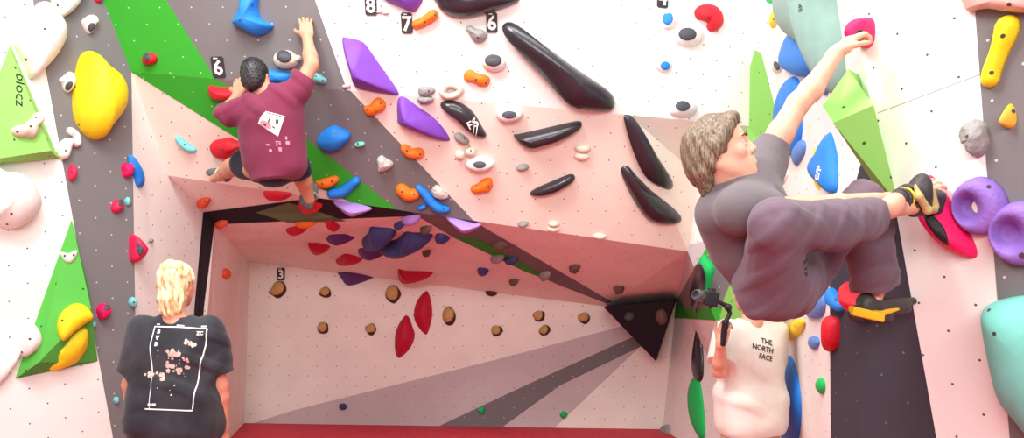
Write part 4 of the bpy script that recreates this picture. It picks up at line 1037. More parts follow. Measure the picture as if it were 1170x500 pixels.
def hand(F_, wrist, d, palm_n, curl=(40, 55, 35), k=1.0, side=1, spread=.1, thumb=(.55, .6), rw=.026, curls=None):
    """palm and five fingers. d = direction of the fingers, palm_n = where the palm faces, side = which side the thumb leaves (+1 = d x palm_n)"""
    d = Vector(d).normalized(); n = Vector(palm_n); n = (n-d*n.dot(d)).normalized(); s = d.cross(n).normalized()*side
    w0 = Vector(wrist); R = [[d[i], s[i], n[i]] for i in range(3)]
    F_.box(w0+d*.052*k, (.050*k, .040*k, .0135*k), R, .013*k, .014)
    F_.cone(w0-d*.02*k, w0+d*.02*k, rw*k, .024*k, .02)
    F_.ball(w0+d*.03*k+s*.026*k+n*.008*k, .018*k, .015)
    L = [(.029, .040, .026, .019), (.010, .045, .029, .020), (-.009, .041, .027, .019), (-.027, .032, .021, .017)]
    tips = []
    for i, (off, l1, l2, l3) in enumerate(L):
        cs = curls[i] if curls else curl
        p = w0+d*(.094-.004*abs(i-1))*k+s*off*k; a = 0; dd = (d+s*spread*(1.5-i)*.5).normalized()
        r = [.0092, .0086, .0078, .0068][0]*k*(1 if i < 3 else .88)
        pts = [p-dd*.02*k, p]
        for ang, l in zip(cs, (l1, l2, l3)):
            a += math.radians(ang); q = dd*math.cos(a)+n*math.sin(a); p = p+q*l*k; pts.append(p)
        F_.chain(pts, [r*1.05, r*1.05, r, r*.92, r*.82], .0035); tips.append(p)
    t0 = w0+d*.028*k+s*.030*k; td = (d*thumb[0]+s*thumb[1]+n*.35).normalized()
    t1 = t0+td*.038*k; t2 = t1+(td*.75+d*.35+n*.25).normalized()*.030*k; t3 = t2+(td*.45+d*.6+n*.4-s*.15).normalized()*.024*k
    F_.chain([t0-td*.012*k, t1, t2, t3], [.014*k, .0115*k, .0100*k, .0085*k], .006)
    return tips
def wrinkles(dirs, amp):
    """soft cloth folds: a few long ridges that fade in and out"""
    ds = [(np.array(v, dtype=np.float64), ph, a) for v, ph, a in dirs]
    def fn(P3):
        r = np.zeros(len(P3))
        for i, (v, ph, a) in enumerate(ds):
            bend = 1.6*np.sin(P3 @ np.array([4.1+i, 3.3, 5.2-i])+1.3*i)+.7*np.sin(P3 @ np.array([-6.3, 9.1, 7.7+i])+2*i)
            fade = np.clip(np.sin(P3 @ np.array([5.1-i*2, 4.2, -6.3+i*3])+.9+2.1*i)*.9+.1, 0, 1)
            w_ = np.sin((P3 @ v)+ph+bend)
            r += a*fade*np.exp(-((w_-1)/.55)**2)
        return -r*amp
    return fn
def put(name, me, m, parent=None, label=None):
    o = link(name, me, parent, m if isinstance(m, list) else [m])
    if label: o['label'] = label
    return o
def person(label, base, group=None):
    e = bpy.data.objects.new('person', None); C.objects.link(e); e.location = (0, 0, 0); e.empty_display_size = .2
    tag(e, label, 'person', group); return e
def shoe(F_, heel, toe, up, w=.042, h=.05, k=.012):
    heel = Vector(heel); toe = Vector(toe); up = Vector(up).normalized(); d = (toe-heel); L = d.length; d.normalize(); s = up.cross(d).normalized()
    F_.ell(heel+d*L*.16+up*h*.55, (L*.2, w*.8, h*.9), [[d[i], s[i], up[i]] for i in range(3)], k)
    F_.ell(heel+d*L*.42+up*h*.42, (L*.38, w*.88, h*.62), [[d[i], s[i], up[i]] for i in range(3)], k)
    F_.ell(heel+d*L*.74+up*h*.25, (L*.28, w, h*.42), [[d[i], s[i], up[i]] for i in range(3)], k)

# ================================================================ foreground climber
skA = skinmat('climber_skin', (228, 172, 146))
J = dict(neck=P(838,214,2.74), headc=P(822,173,2.70), shN=P(846,240,2.58), shF=P(872,186,2.90), chest=P(852,245,2.76), waist=P(868,288,2.80), pel=P(890,314,2.80),
         hipN=P(884,318,2.72), hipF=P(904,312,2.90), kneeN=P(886,256,2.42), ankN=P(1016,238,2.72), kneeF=P(985,232,2.95), ankF=P(1000,328,3.02),
         elF=P(912,118,2.93), wrF=P(956,60,2.98), elN=P(925,236,2.72), wrN=P(1030,226,2.93))
p1 = person('person in grey t-shirt and trousers climbing the right wall, one arm raised', None)
hd = Head(J['headc'], (1, -.38, .34), (-.30, .05, 1), 1.04)
B1 = Field(.0045)
hd.add(B1, J['neck'], .055)
B1.cone(J['neck'], J['chest'], .055, .075, .03)
B1.cone(J['shN'], J['shF'], .055, .055, .04); B1.cone(J['chest'], J['waist'], .10, .10, .05).cone(J['waist'], J['pel'], .11, .125, .05)
B1.cone(J['pel'], J['hipN'], .10, .09, .04).cone(J['pel'], J['hipF'], .10, .09, .04)
def limb(Fd, pts, rs, k=.02): Fd.chain(pts, rs, k)
def mid(a, b, t, off=(0, 0, 0)): return a.lerp(b, t)+Vector(off)
limb(B1, [J['shF'], mid(J['shF'], J['elF'], .5), J['elF']], [.054, .050, .043])
limb(B1, [J['elF'], mid(J['elF'], J['wrF'], .3, (.004, 0, -.008)), J['wrF']], [.043, .045, .029])
limb(B1, [J['shN'], J['elN']], [.05, .036]); limb(B1, [J['elN'], mid(J['elN'], J['wrN'], .3), J['wrN']], [.036, .037, .026])
limb(B1, [J['hipN'], J['kneeN']], [.085, .058]); limb(B1, [J['kneeN'], mid(J['kneeN'], J['ankN'], .3, (0, 0, -.015)), J['ankN']], [.055, .054, .034])
limb(B1, [J['hipF'], J['kneeF']], [.085, .055]); limb(B1, [J['kneeF'], mid(J['kneeF'], J['ankF'], .3, (-.012, 0, 0)), J['ankF']], [.055, .054, .036])
# raised hand over the magenta hold, near hand behind the shoe
hand(B1, J['wrF'], (P(985,33,3.0)-J['wrF']), (.35, .25, -.9), (18, 50, 45), 1.0, side=-1, spread=.05, thumb=(.75, .35))
hand(B1, J['wrN'], P(1068,211,2.88)-J['wrN'], (.3, .85, -.3), (15, 40, 30), 1.0, side=-1, spread=.05, thumb=(.8, .35))
# feet inside the shoes
hnN = P(1028,234,2.73); toN = P(1074,228,2.90)
B1.cone(J['ankN'], P(1042,236,2.78), .034, .03, .02)
B1.ball(P(1022,231,2.72), .036, .02)
B1.cone(J['ankF'], P(995,350,3.0), .038, .034, .02)
body = put('body', B1.mesh('body'), skA, p1)
hd.eyes(body, gaze=.1)
# hair: brown-grey, swept back over the ears to the nape
Hf = Field(.0045); R = hd.R()
Hf.ell(hd.at(-.022, 0, .034), (.108, .088, .097), R, .02)
Hf.ell(hd.at(-.075, 0, -.03), (.06, .078, .085), R, .03)
for s in (1, -1):
    Hf.ell(hd.at(-.03, .07*s, -.012), (.052, .022, .058), R, .02); Hf.cone(hd.at(-.07, .055*s, -.06), hd.at(-.085, .03*s, -.115), .03, .022, .02)
    Hf.cone(hd.at(.075, .02*s, .10), hd.at(.04, .068*s, .06), .018, .022, .02)
    Hf.cone(hd.at(.04, .074*s, .045), hd.at(.0, .084*s, .0), .02, .016, .015)
Hf.cone(hd.at(.078, .01, .090), hd.at(0, .0, .108), .020, .03, .03); Hf.cone(hd.at(.070, -.045, .070), hd.at(.01, -.082, .02), .016, .020, .02); Hf.cone(hd.at(.01, -.082, .02), hd.at(-.03, -.078, -.04), .020, .022, .02)
Hf.ell(hd.at(.105, 0, -.02), (.062, .082, .092), R, .012, True)
Hf.ell(hd.at(.02, -.075, -.075), (.05, .05, .06), R, .01, True); Hf.ell(hd.at(.02, .075, -.075), (.05, .05, .06), R, .01, True)
uv_ = np.array(hd.s); ff = np.array(hd.f); uu = np.array(hd.u); hc = np.array(hd.c)
def strands(P3):
    q = P3-hc; a = q @ ff; b = q @ uv_; c = q @ uu
    az = np.arctan2(b, a+.03)+c*2.2; rr = np.sqrt(a*a+b*b+c*c)
    return np.sin(az*15+c*9)*.0016+np.sin(az*41+2*np.sin(c*22))*.0010+np.sin(az*83+c*14)*.0007
put('hair', Hf.mesh('hair', strands), hairmat('grey_brown_hair', (76, 60, 48), (140, 118, 94), (4, 4, .5), 42), p1)
for s in (1, -1):
    q = Field(.002); q.chain([hd.at(.100, .012*s, .020), hd.at(.102, .028*s, .026), hd.at(.088, .046*s, .020)], [.003, .0042, .0025], .003)
    put('eyebrow', q.mesh('eyebrow'), M['brow'] if 'brow' in M else M.setdefault('brow', mat('eyebrow', (110, 80, 60), .8)), p1)
# t-shirt
T = Field(.006)
sn = mid(J['shN'], J['elN'], .42, (.01, -.02, -.01)); T.cone(J['shN'], sn, .078, .073, .04)
sf = mid(J['shF'], J['elF'], .36); T.cone(J['shF'], sf, .070, .066, .04)
T.cut(mid(J['shN'], J['elN'], .40), J['elN']-J['shN'], .003, (sn+Vector((.04, 0, 0)), .13))
T.cut(mid(J['shF'], J['elF'], .34), J['elF']-J['shF'], .003, (sf+(J['elF']-J['shF']).normalized()*.05, .12))
T.cone(J['neck']+Vector((.01, 0, -.01)), J['chest'], .066, .13, .05).cone(J['shN'], J['shF'], .075, .07, .05)
T.cone(J['shF']+Vector((0, 0, -.02)), J['chest'], .075, .12, .05)
T.cone(J['chest'], J['waist'], .150, .145, .05).cone(J['waist'], mid(J['waist'], J['pel'], .8), .145, .15, .05)
T.cone(mid(J['shN'], J['chest'], .5, (-.06, .05, .0)), mid(J['waist'], J['chest'], .4, (-.05, 0, 0)), .10, .13, .05)
T.cut(mid(J['neck'], hd.at(-.03, 0, -.06), .12), hd.u*1.0+hd.f*.2, .003, (J['neck']+Vector((-.005, 0, .04)), .085))
wf = wrinkles([((18, -9, 26), 0, 1), ((34, 10, -16), 1.2, .7), ((9, 20, 44), 2.2, .6), ((40, -20, 18), .7, .6)], .011)
put('t_shirt', T.mesh('t_shirt', wf), fabric('charcoal_grey_jersey', (112, 102, 106), (1, 1, 1), 7, .5), p1)
# trousers
Q = Field(.006)
Q.cone(J['pel'], mid(J['pel'], J['waist'], .5), .145, .140, .05)
Q.cone(J['pel'], J['hipN']+Vector((-.01, 0, -.02)), .135, .125, .05).cone(J['pel'], J['hipF']+Vector((.0, 0, -.02)), .13, .12, .05)
Q.cone(J['hipN']+Vector((-.01, -.01, -.02)), J['kneeN'], .120, .078, .05); Q.cone(J['hipF'], J['kneeF'], .115, .078, .04)
cfN = mid(J['kneeN'], J['ankN'], .80); Q.cone(J['kneeN'], mid(J['kneeN'], J['ankN'], .45, (0, 0, -.03)), .080, .082, .03); Q.cone(mid(J['kneeN'], J['ankN'], .45, (0, 0, -.03)), mid(J['kneeN'], J['ankN'], .9, (0, 0, -.02)), .086, .070, .03)
Q.cone(J['kneeF'], mid(J['kneeF'], J['ankF'], .55), .078, .088, .03); Q.cone(mid(J['kneeF'], J['ankF'], .55), mid(J['kneeF'], J['ankF'], 1.05), .088, .086, .03)
Q.cut(mid(J['kneeN'], J['ankN'], .83), (J['ankN']-J['kneeN'])+Vector((0, 0, .03)), .003, (J['ankN'], .14))
Q.cut(mid(J['kneeF'], J['ankF'], .99), (J['ankF']-J['kneeF']), .003, (mid(J['kneeF'], J['ankF'], 1.2), .13))
Q.cone(mid(J['kneeN'], J['ankN'], .75), J['ankN'], .06, .062, .004, True) if False else None
wf = wrinkles([((30, 6, 14), 0, 1), ((-16, 12, 34), 1.0, .8), ((40, -20, 30), .4, .6), ((12, 40, 44), 2.4, .6), ((52, 10, -30), 1.4, .5)], .013)
pants = put('trousers', Q.mesh('trousers', wf), fabric('grey_plum_cotton', (112, 92, 104), (1, 1, 1), 8, .6), p1)
pm = pants.data; tp = BVHTree.FromPolygons([q.co.copy() for q in pm.vertices], [tuple(f.vertices) for f in pm.polygons])
mwt = Matrix.Translation(P(926, 306, 2.5)) @ Matrix.Rotation(math.radians(90), 4, 'X') @ Matrix.Rotation(math.radians(-68), 4, 'Z')
text_mesh('EVP', .04, M['ink'], 'trouser_lettering', pants, mwt, tp, .0015, sub=2)
# climbing shoes
M['shoe_dark'] = mat('dark_shoe_rubber', (62, 56, 56), .5, .15, 30, .2, 90); M['shoe_tan'] = mat('tan_suede', (196, 172, 112), .8, .15, 30, .4, 90)
M['sock_band'] = mat('yellow_strap', (214, 190, 60), .6); M['shoe_yellow'] = mat('yellow_rubber', (240, 186, 30), .45, .04)
s1 = Field(.0035)
s1.ell(P(1050,221,2.80), (.042, .046, .078), [[.96, 0, .2], [.1, 1, 0], [-.2, 0, .98]], .012)
s1.cone(P(1040,226,2.79), P(1070,226,2.88), .046, .034, .02).cone(P(1044,238,2.80), P(1070,238,2.88), .032, .024, .02)
s1.cone(P(1028,228,2.76), P(1040,228,2.79), .040, .048, .015)
so = put('climbing_shoe', s1.mesh('climbing_shoe'), M['shoe_dark'], p1, 'dark shoe with tan panel on the raised foot')
s2 = Field(.003); s2.chain([P(1046,212,2.725), P(1050,224,2.72), P(1060,240,2.745), P(1068,240,2.80)], [.006, .013, .015, .012], .01); s2.cone(P(1064,218,2.80), P(1068,236,2.82), .014, .016, .01)
put('tan_panel', s2.mesh('tan_panel'), M['shoe_tan'], so)
def torus_strap(name, c, axis, R_, r, m, parent, sy=1.0):
    ax = Vector(axis).normalized(); a = ax.orthogonal().normalized(); b = ax.cross(a); q = Field(.0025)
    pts = [Vector(c)+(a*math.cos(t)+b*math.sin(t)*sy)*R_ for t in [2*math.pi*i/16 for i in range(17)]]
    q.chain(pts, [r]*17, .002); return put(name, q.mesh(name), m, parent)
axN = J['ankN']-J['kneeN']
torus_strap('ankle_strap', P(1033,227,2.765), axN, .041, .0045, M['sock_band'], so); torus_strap('ankle_strap', P(1037,226,2.775), axN, .045, .0085, M['shoe_dark'], so)
torus_strap('ankle_strap', P(1029,228,2.755), axN, .040, .005, M['shoe_dark'], so)
s3 = Field(.0035)
hl = P(972,352,2.96); tt = P(1046,342,3.12)
s3.cone(P(978,356,2.97), P(1035,352,3.06), .028, .022, .02).cone(P(1000,350,3.0), P(1046,343,3.10), .034, .014, .02).cone(P(976,360,2.97), P(1015,364,3.02), .022, .018, .02)
s3.cone(P(990,345,3.0), P(996,352,3.0), .040, .036, .02); s3.ball(P(984,341,2.93), .040, .006, True)
s3o = put('climbing_shoe', s3.mesh('climbing_shoe'), M['shoe_dark'], p1, 'black shoe with yellow rubber rand on the lower foot')
s4 = Field(.0025)
s4.box(P(990,358.5,2.955), (.062, .018, .018), [[.97, 0, .22], [.2, 1, 0], [-.08, 0, .97]], .006, .004); s4.cone(P(1000,359,2.965), P(1026,353,3.01), .018, .006, .008)
put('rubber_rand', s4.mesh('rubber_rand'), M['shoe_yellow'], s3o, 'yellow rubber rand')

# ================================================================ maroon climber on the overhang
skB = skinmat('tanned_skin', (206, 150, 122))
K2 = dict(neck=P(309,108,5.0), shL=P(272,127,4.98), shR=P(341,103,4.98), chest=P(312,135,5.02), waist=P(313,168,5.08), pel=P(311,190,5.14),
          hipL=P(295,192,5.14), hipR=P(328,190,5.14), elL=P(257,131,4.98), wrL=P(272,108,5.12), elR=P(356,74,5.0), wrR=P(351,42,5.06),
          knL=P(266,190,5.42), anL=P(252,200,5.52), knR=P(345,196,5.48), anR=P(353,227,5.60))
p2 = person('person in maroon t-shirt and dark shorts climbing the overhang, seen from behind', None)
h2 = Head(P(293,90,4.98), (.12, 1, .06), (-.08, -.04, 1), 1.08)
B2 = Field(.006)
h2.add(B2, K2['neck'], .052)
B2.cone(K2['neck'], K2['chest'], .055, .11, .04).cone(K2['shL'], K2['shR'], .055, .055, .04).cone(K2['chest'], K2['waist'], .11, .10, .04).cone(K2['waist'], K2['pel'], .10, .10, .04)
B2.cone(K2['shL'], K2['elL'], .052, .042, .02).chain([K2['elL'], mid(K2['elL'], K2['wrL'], .35), K2['wrL']], [.042, .044, .028], .02)
B2.cone(K2['shR'], K2['elR'], .055, .046, .02).chain([K2['elR'], mid(K2['elR'], K2['wrR'], .3), K2['wrR']], [.045, .048, .030], .02)
B2.cone(K2['hipL'], K2['knL'], .085, .062, .03).chain([K2['knL'], mid(K2['knL'], K2['anL'], .4), K2['anL']], [.062, .058, .038], .02)
B2.cone(K2['hipR'], K2['knR'], .085, .062, .03).chain([K2['knR'], mid(K2['knR'], K2['anR'], .35, (0, -.02, 0)), K2['anR']], [.062, .062, .040], .02)
B2.cone(K2['anL'], P(244,204,5.56), .036, .03, .02).cone(K2['anR'], P(353,234,5.66), .038, .032, .02)
hand(B2, K2['wrL'], P(274,95,5.16)-K2['wrL'], (.1, 1, -.3), (25, 55, 40), 1.15, side=1, spread=.1)
hand(B2, K2['wrR'], P(349,24,5.10)-K2['wrR'], (-.1, 1, 0), (10, 40, 35), 1.15, side=1, spread=.25)
b2 = put('body', B2.mesh('body'), skB, p2); h2.eyes(b2)
q = Field(.006); R = h2.R()
q.ell(h2.at(-.02, 0, .035), (.106, .086, .10), R, .02); q.ell(h2.at(-.055, 0, -.02), (.062, .074, .075), R, .03); q.ell(h2.at(.10, 0, -.02), (.07, .09, .09), R, .01, True)
for s in (1, -1): q.ell(h2.at(0, .082*s, -.01), (.024, .02, .035), R, .006, True)
put('hair', q.mesh('hair', lambda P3: np.sin(P3@np.array([310, 90, 140.]))*.002+np.sin(P3@np.array([-140, 260, 330.]))*.0015), hairmat('black_hair', (22, 20, 24), (52, 48, 52), (1, 1, 1), 40), p2)
q = Field(.007)
q.cone(K2['neck']+Vector((0, 0, -.02)), K2['chest'], .07, .15, .05).cone(K2['shL'], K2['shR'], .078, .078, .04)
q.cone(K2['chest'], K2['waist'], .165, .165, .05).cone(mid(K2['shL'], K2['chest'], .5), P(297,182,5.08), .12, .12, .05).cone(mid(K2['shR'], K2['chest'], .5), P(330,186,5.08), .12, .125, .05)
q.cone(K2['waist'], P(313,200,5.10), .165, .15, .05)
q.cone(K2['shL'], mid(K2['shL'], K2['elL'], .9), .078, .075, .03).cone(K2['shR'], mid(K2['shR'], K2['elR'], .5), .080, .080, .03)
q.cut(mid(K2['shR'], K2['elR'], .5), K2['elR']-K2['shR'], .003, (mid(K2['shR'], K2['elR'], .9), .17))
q.cut(mid(K2['shL'], K2['elL'], 1.0)+Vector((-.02, 0, -.02)), Vector((-.6, .1, -.5)), .003, (K2['elL']+Vector((-.08, 0, -.06)), .14))
q.cut(P(312,206,5.1), (.1, 0, -1), .003)
q.cone(h2.at(-.03, 0, -.07), K2['neck']+Vector((0, 0, -.01)), .060, .066, .006, True)
wf2 = wrinkles([((22, 3, 18), 0, 1), ((-20, 3, 26), 1.0, .9), ((8, 0, 38), .4, .7), ((30, 0, -30), .4, .6)], .014)
sh2 = q.mesh('t_shirt', wf2); so2 = put('t_shirt', sh2, fabric('maroon_jersey', (128, 50, 78), (1, 1, 1), 6, .5), p2)
def bv_world(me): return BVHTree.FromPolygons([v.co.copy() for v in me.vertices], [tuple(p.vertices) for p in me.polygons])
t2 = bv_world(sh2)
def face_frame(x, y, Y, rot=0, yaw=0):
    return Matrix.Translation(P(x, y, Y)) @ Matrix.Rotation(math.radians(yaw), 4, 'Z') @ Matrix.Rotation(math.radians(90), 4, 'X') @ Matrix.Rotation(math.radians(rot), 4, 'Z')
def poly_print(name, polys, m, parent, mw, tgt, off=.002, sub=4):
    bm = bmesh.new()
    for pl in polys:
        a = [bm.verts.new((x, y, 0)) for x, y in pl]; bm.faces.new(a)
    me = bpy.data.meshes.new(name); bm.to_mesh(me); bm.free()
    drape(me, mw, tgt, off, sub); o = link(name, me, parent, [m]); return o
K = 5/850
def px_poly(pts, cx, cy, k): return [((x-cx)*k, -(y-cy)*k) for x, y in pts]
# printed white tilted square with pink and dark marks, small marks below (as on the shirt)
pk = mat('pink_print', (222, 150, 168), .8)
c0 = (308, 140)
mwp = face_frame(c0[0], c0[1], 4.84)
z = lambda pts: px_poly([(280+x/7.14, 110+y/7.14) for x, y in pts], *c0, 4.85/850)
poly_print('shirt_print', [z([(170,122),(308,150),(290,200),(245,312),(95,215),(120,170)])], M['chalk_white'], so2, mwp, t2, .002)
poly_print('shirt_print', [z([(112,200),(140,190),(200,215),(195,262),(150,248),(112,225)])], pk, so2, mwp, t2, .0035)
poly_print('shirt_print', [z([(135,212),(165,225),(160,238),(138,225)]), z([(245,180),(262,185),(255,220),(240,215)]), z([(178,130),(300,155),(298,160),(176,136)]), z([(180,205),(200,170),(205,172),(188,210)]), z([(210,235),(230,245),(226,252),(208,242)])], M['ink'], so2, mwp, t2, .0045)
def rectp(x0, y0, x1, y1): return [(x0, y0), (x1, y0+1), (x1, y1), (x0, y1-1)]
poly_print('shirt_print', [z(rectp(148, 375, 175, 388)), z(rectp(168, 415, 190, 440)), z(rectp(222, 350, 262, 358)), z(rectp(228, 362, 238, 392)), z(rectp(248, 362, 262, 375)), z(rectp(243, 398, 266, 430)), z(rectp(300, 345, 328, 372)), z(rectp(298, 308, 312, 335))], pk, so2, mwp, t2, .002)
q = Field(.007)
q.cone(K2['pel'], P(313,180,5.12), .14, .14, .05).cone(K2['pel'], mid(K2['hipL'], K2['knL'], .5, (0, 0, .02)), .125, .108, .04).cone(K2['pel'], mid(K2['hipR'], K2['knR'], .5, (0, 0, .02)), .125, .108, .04)
put('shorts', q.mesh('shorts', wf2), fabric('dark_shorts', (40, 38, 52), (1, 1, 1), 8, .5), p2)
sg = mat('grey_shoe', (98, 108, 106), .6, .15, 30, .3)
for a, b, up, lab in [(P(263,206,5.52), P(238,197,5.62), (.0, -.5, 1), 'grey shoe pointing left'), (P(352,236,5.62), P(362,212,5.74), (-.6, -1, .2), 'grey shoe on the red hold')]:
    q = Field(.005); shoe(q, a, b, up, .048, .065); o = put('climbing_shoe', q.mesh('climbing_shoe'), sg, p2, lab)
    torus_strap('shoe_strap', a.lerp(b, .4)+Vector((0, -.02, .02)), (b-a), .05, .007, mat('strap', (190, 190, 180)), o)

# ================================================================ standing men
def standing(p, X, Y, H_, yaw, tee, armpose, shirt_rx=.24, skin=None, hair=None, neckr=.055, hem=.0):
    """a standing man built at his real height; yaw = direction he faces (0 = away from the camera)"""
    s = H_/1.78; cy, sy = math.cos(yaw), math.sin(yaw)
    def W(x, y, z): return Vector((X+(x*cy-y*sy)*s, Y+(x*sy+y*cy)*s, z*s))
    f = W(0, 1, 0)-W(0, 0, 0); rt = W(1, 0, 0)-W(0, 0, 0)
    h = Head(W(0, .02, 1.66), f, (0, 0, 1), s*1.02)
    Bd = Field(.007)
    h.add(Bd, W(0, -.01, 1.47), neckr)
    Bd.cone(W(0, -.01, 1.47), W(0, 0, 1.36), .055, .075, .03).cone(W(-.17, 0, 1.42), W(.17, 0, 1.42), .052, .052, .04)
    Bd.cone(W(-.08, 0, 1.32), W(.08, 0, 1.32), .075, .075, .04).cone(W(0, 0, 1.3), W(0, 0, 1.05), .09, .09, .04).cone(W(-.05, 0, .98), W(.05, 0, .98), .11, .11, .04)
    for e in (-1, 1):
        Bd.cone(W(.10*e, 0, .94), W(.11*e, .01, .52), .095*s, .06*s, .03).chain([W(.11*e, .01, .52), W(.115*e, -.015, .38), W(.12*e, -.02, .10)], [.058*s, .06*s, .038*s], .02)
        Bd.cone(W(.12*e, -.03, .05), W(.13*e, .14, .035), .036, .03, .02)
    arms = armpose(W)
    for (sh, el, wr, hd_, pn, sd, cu) in arms:
        Bd.cone(sh, el, .052*s, .041*s, .02).chain([el, el.lerp(wr, .3), wr], [.042*s, .043*s, .028*s], .02)
        hand(Bd, wr, hd_, pn, cu, s*1.02, side=sd)
    b = put('body', Bd.mesh('body'), skin, p); h.eyes(b)
    # trousers and shoes
    q = Field(.009)
    q.cone(W(-.06, 0, .98), W(.06, 0, .98), .145*s, .145*s, .05)
    for e in (-1, 1): q.chain([W(.095*e, 0, .94), W(.11*e, .01, .5), W(.12*e, -.01, .08)], [.125*s, .09*s, .075*s], .03)
    q.cut(W(0, 0, .06), (0, 0, -1), .003)
    return W, h, s, q, arms
def tee_shirt(W, s, arms, rx, hemz, vox=.006, wf=None, drop=.13, neckz=1.485):
    T = Field(vox)
    for (sh, el, wr, *_ ) in arms:
        e = sh.lerp(el, .80); T.cone(sh, e, .082*s, .086*s, .04)
        T.cut(sh.lerp(el, .76), el-sh, .003, (sh.lerp(el, 1.1), .16))
    T.cone(W(-.165, -.0, 1.405), W(.165, 0, 1.405), .078*s, .078*s, .04).cone(W(-.05, 0, 1.46), W(.05, 0, 1.46), .045*s, .045*s, .05)
    f = (W(0, 1, 0)-W(0, 0, 0)).normalized(); r = (W(1, 0, 0)-W(0, 0, 0)).normalized(); R = [[r[i], f[i], 1 if i == 2 else 0] for i in range(3)]
    T.box(W(0, 0, (1.36+hemz)/2), (rx*s, .135*s, (1.40-hemz)/2*s+.02), R, .10, .07)
    T.box(W(0, -.005, hemz+.16), ((rx+.012)*s, .145*s, .17*s), R, .11, .08)
    T.cut(W(0, 0, hemz), (0, 0, -1), .003, (W(0, 0, hemz-.15), .42))
    T.cut(W(0, -.01, neckz), (0, 0, 1), .003, (W(0, 0, neckz+.06), .1))
    T.cone(W(0, 0, neckz+.04), W(0, 0, neckz-.02), .062, .066, .004, True)
    return T.mesh('t_shirt', wf)

# blond man in black t-shirt
skC = skinmat('fair_skin', (222, 158, 130))
p3 = person('blond man with a mullet in a black t-shirt seen from behind at the lower left', None)
Y3 = 4.1; X3 = (201-HX)/F*Y3
def arms3(W):
    return [(W(-.205, 0, 1.40), W(-.268, -.01, 1.10), W(-.258, .05, .86), W(-.25, .09, .70)-W(-.258, .05, .86), W(1, .2, 0)-W(0, 0, 0), 1, (15, 25, 20)),
            (W(.205, 0, 1.40), W(.245, .03, 1.10), W(.225, .10, .86), W(.22, .13, .70)-W(.225, .10, .86), W(-1, .2, 0)-W(0, 0, 0), -1, (15, 25, 20))]
W3, h3, s3_, q3, ar3 = standing(p3, X3, Y3, 1.74, math.radians(-6), None, arms3, skin=skC)
# his head leans a little over to his right shoulder side
put('trousers', q3.mesh('trousers'), fabric('black_denim', (44, 44, 54), (1, 1, 1), 9, .5), p3)
wf3 = wrinkles([((10, 3, 26), 0, 1), ((26, 3, 12), 1.0, .7), ((-22, 0, 20), .4, .6)], .012)
sh3 = tee_shirt(W3, s3_, ar3, .235, .79, .006, wf3)
so3 = put('t_shirt', sh3, fabric('washed_black_jersey', (60, 60, 66), (1, 1, 1), 6, .4, col2=(44, 44, 50)), p3)
for e in (-1, 1):
    q = Field(.006); shoe(q, W3(.12*e, -.09, .0), W3(.135*e, .19, .0), (0, 0, 1), .05, .07); q.cut(W3(0, 0, .004), (0, 0, -1), .002)
    put('shoe', q.mesh('shoe'), mat('dark_shoe', (50, 48, 50)), p3)
hh = Field(.005); R = h3.R()
hh.ell(h3.at(-.02, 0, .035), (.112, .090, .102), R, .02); hh.ell(h3.at(-.065, 0, -.05), (.056, .070, .085), R, .03); hh.cone(h3.at(-.07, 0, -.08), h3.at(-.076, 0, -.135), .058, .042, .03)
for e in (-1, 1): hh.cone(h3.at(-.06, .035*e, -.07), h3.at(-.072, .04*e, -.13), .034, .022, .02); hh.ell(h3.at(.005, .086*e, -.012), (.026, .026, .038), R, .006, True)
hh.ell(h3.at(.10, 0, -.03), (.07, .09, .10), R, .01, True)
rnd = random.Random(4)
for i in range(26):
    a = rnd.uniform(-1.5, 1.5); b = rnd.uniform(.15, 1.35)
    dd = (-math.cos(b)*math.cos(a)*.9, math.cos(b)*math.sin(a), math.sin(b))
    hh.ball(h3.at(-.02+dd[0]*.108, dd[1]*.088, .035+dd[2]*.098), rnd.uniform(.010, .016), .014)
hairC = hairmat('bleached_blond_hair', (196, 150, 80), (255, 240, 196), (3, 3, .6), 18)
def hf_for(h):
    hc_, a_, b_, c_ = (np.array(x) for x in (h.c, h.f, h.s, h.u))
    def fn(P3):
        q = P3-hc_; b = q @ b_; c = q @ c_; a = q @ a_; az = np.arctan2(b, a)
        return np.sin(az*19+c*12+2*np.sin(c*40))*.0028+np.sin(az*43+3*np.sin(c*24))*.0016
    return fn
hf = hf_for(h3)
put('hair', hh.mesh('hair', hf), hairC, p3)
# darker band of hair at the side and a fair band across the back, as in the photo
q = Field(.004); q.chain([h3.at(-.03, -.083, .02), h3.at(-.075, -.062, .0), h3.at(-.105, -.03, -.02), h3.at(-.112, .02, -.025), h3.at(-.09, .055, -.01)], [.008]*5, .004)
put('hair_braid', q.mesh('hair_braid', lambda P3: np.sin(P3@np.array([300, 200, 300.]))*.003), mat('dark_blond_braid', (150, 112, 58), .6, .3, 60, .6, 90), p3)
torus_strap('necklace', W3(0, -.01, 1.478), (0, -.25, 1), .0665, .0035, mat('pale_necklace', (210, 200, 180), .4), p3)
t3 = bv_world(sh3)
k3 = 3.97/850; c3 = (199, 418); mw3 = face_frame(c3[0], c3[1], 3.95)
def line(pts, wd):
    out = []
    for (x0, y0), (x1, y1) in zip(pts, pts[1:]):
        L = math.hypot(x1-x0, y1-y0); nx, ny = -(y1-y0)/L*wd/2, (x1-x0)/L*wd/2
        out.append([(x0+nx, y0+ny), (x1+nx, y1+ny), (x1-nx, y1-ny), (x0-nx, y0-ny)])
    return out
z3 = lambda polys: [px_poly(pl, c3[0], c3[1], k3) for pl in polys]
frame_ = line([(172,424),(169,395),(169,374),(196,374.5),(233,376),(232,395),(226,424),(222,466)], 1.3)+line([(166,466.5),(222,467.5)], 1.5)+line([(171,371.5),(175,371.5)], 1)+line([(195,372.5),(204,373)], 1.2)+line([(226,373.5),(232,373.5)], 1.4)+line([(172,424),(171,466)], .8)
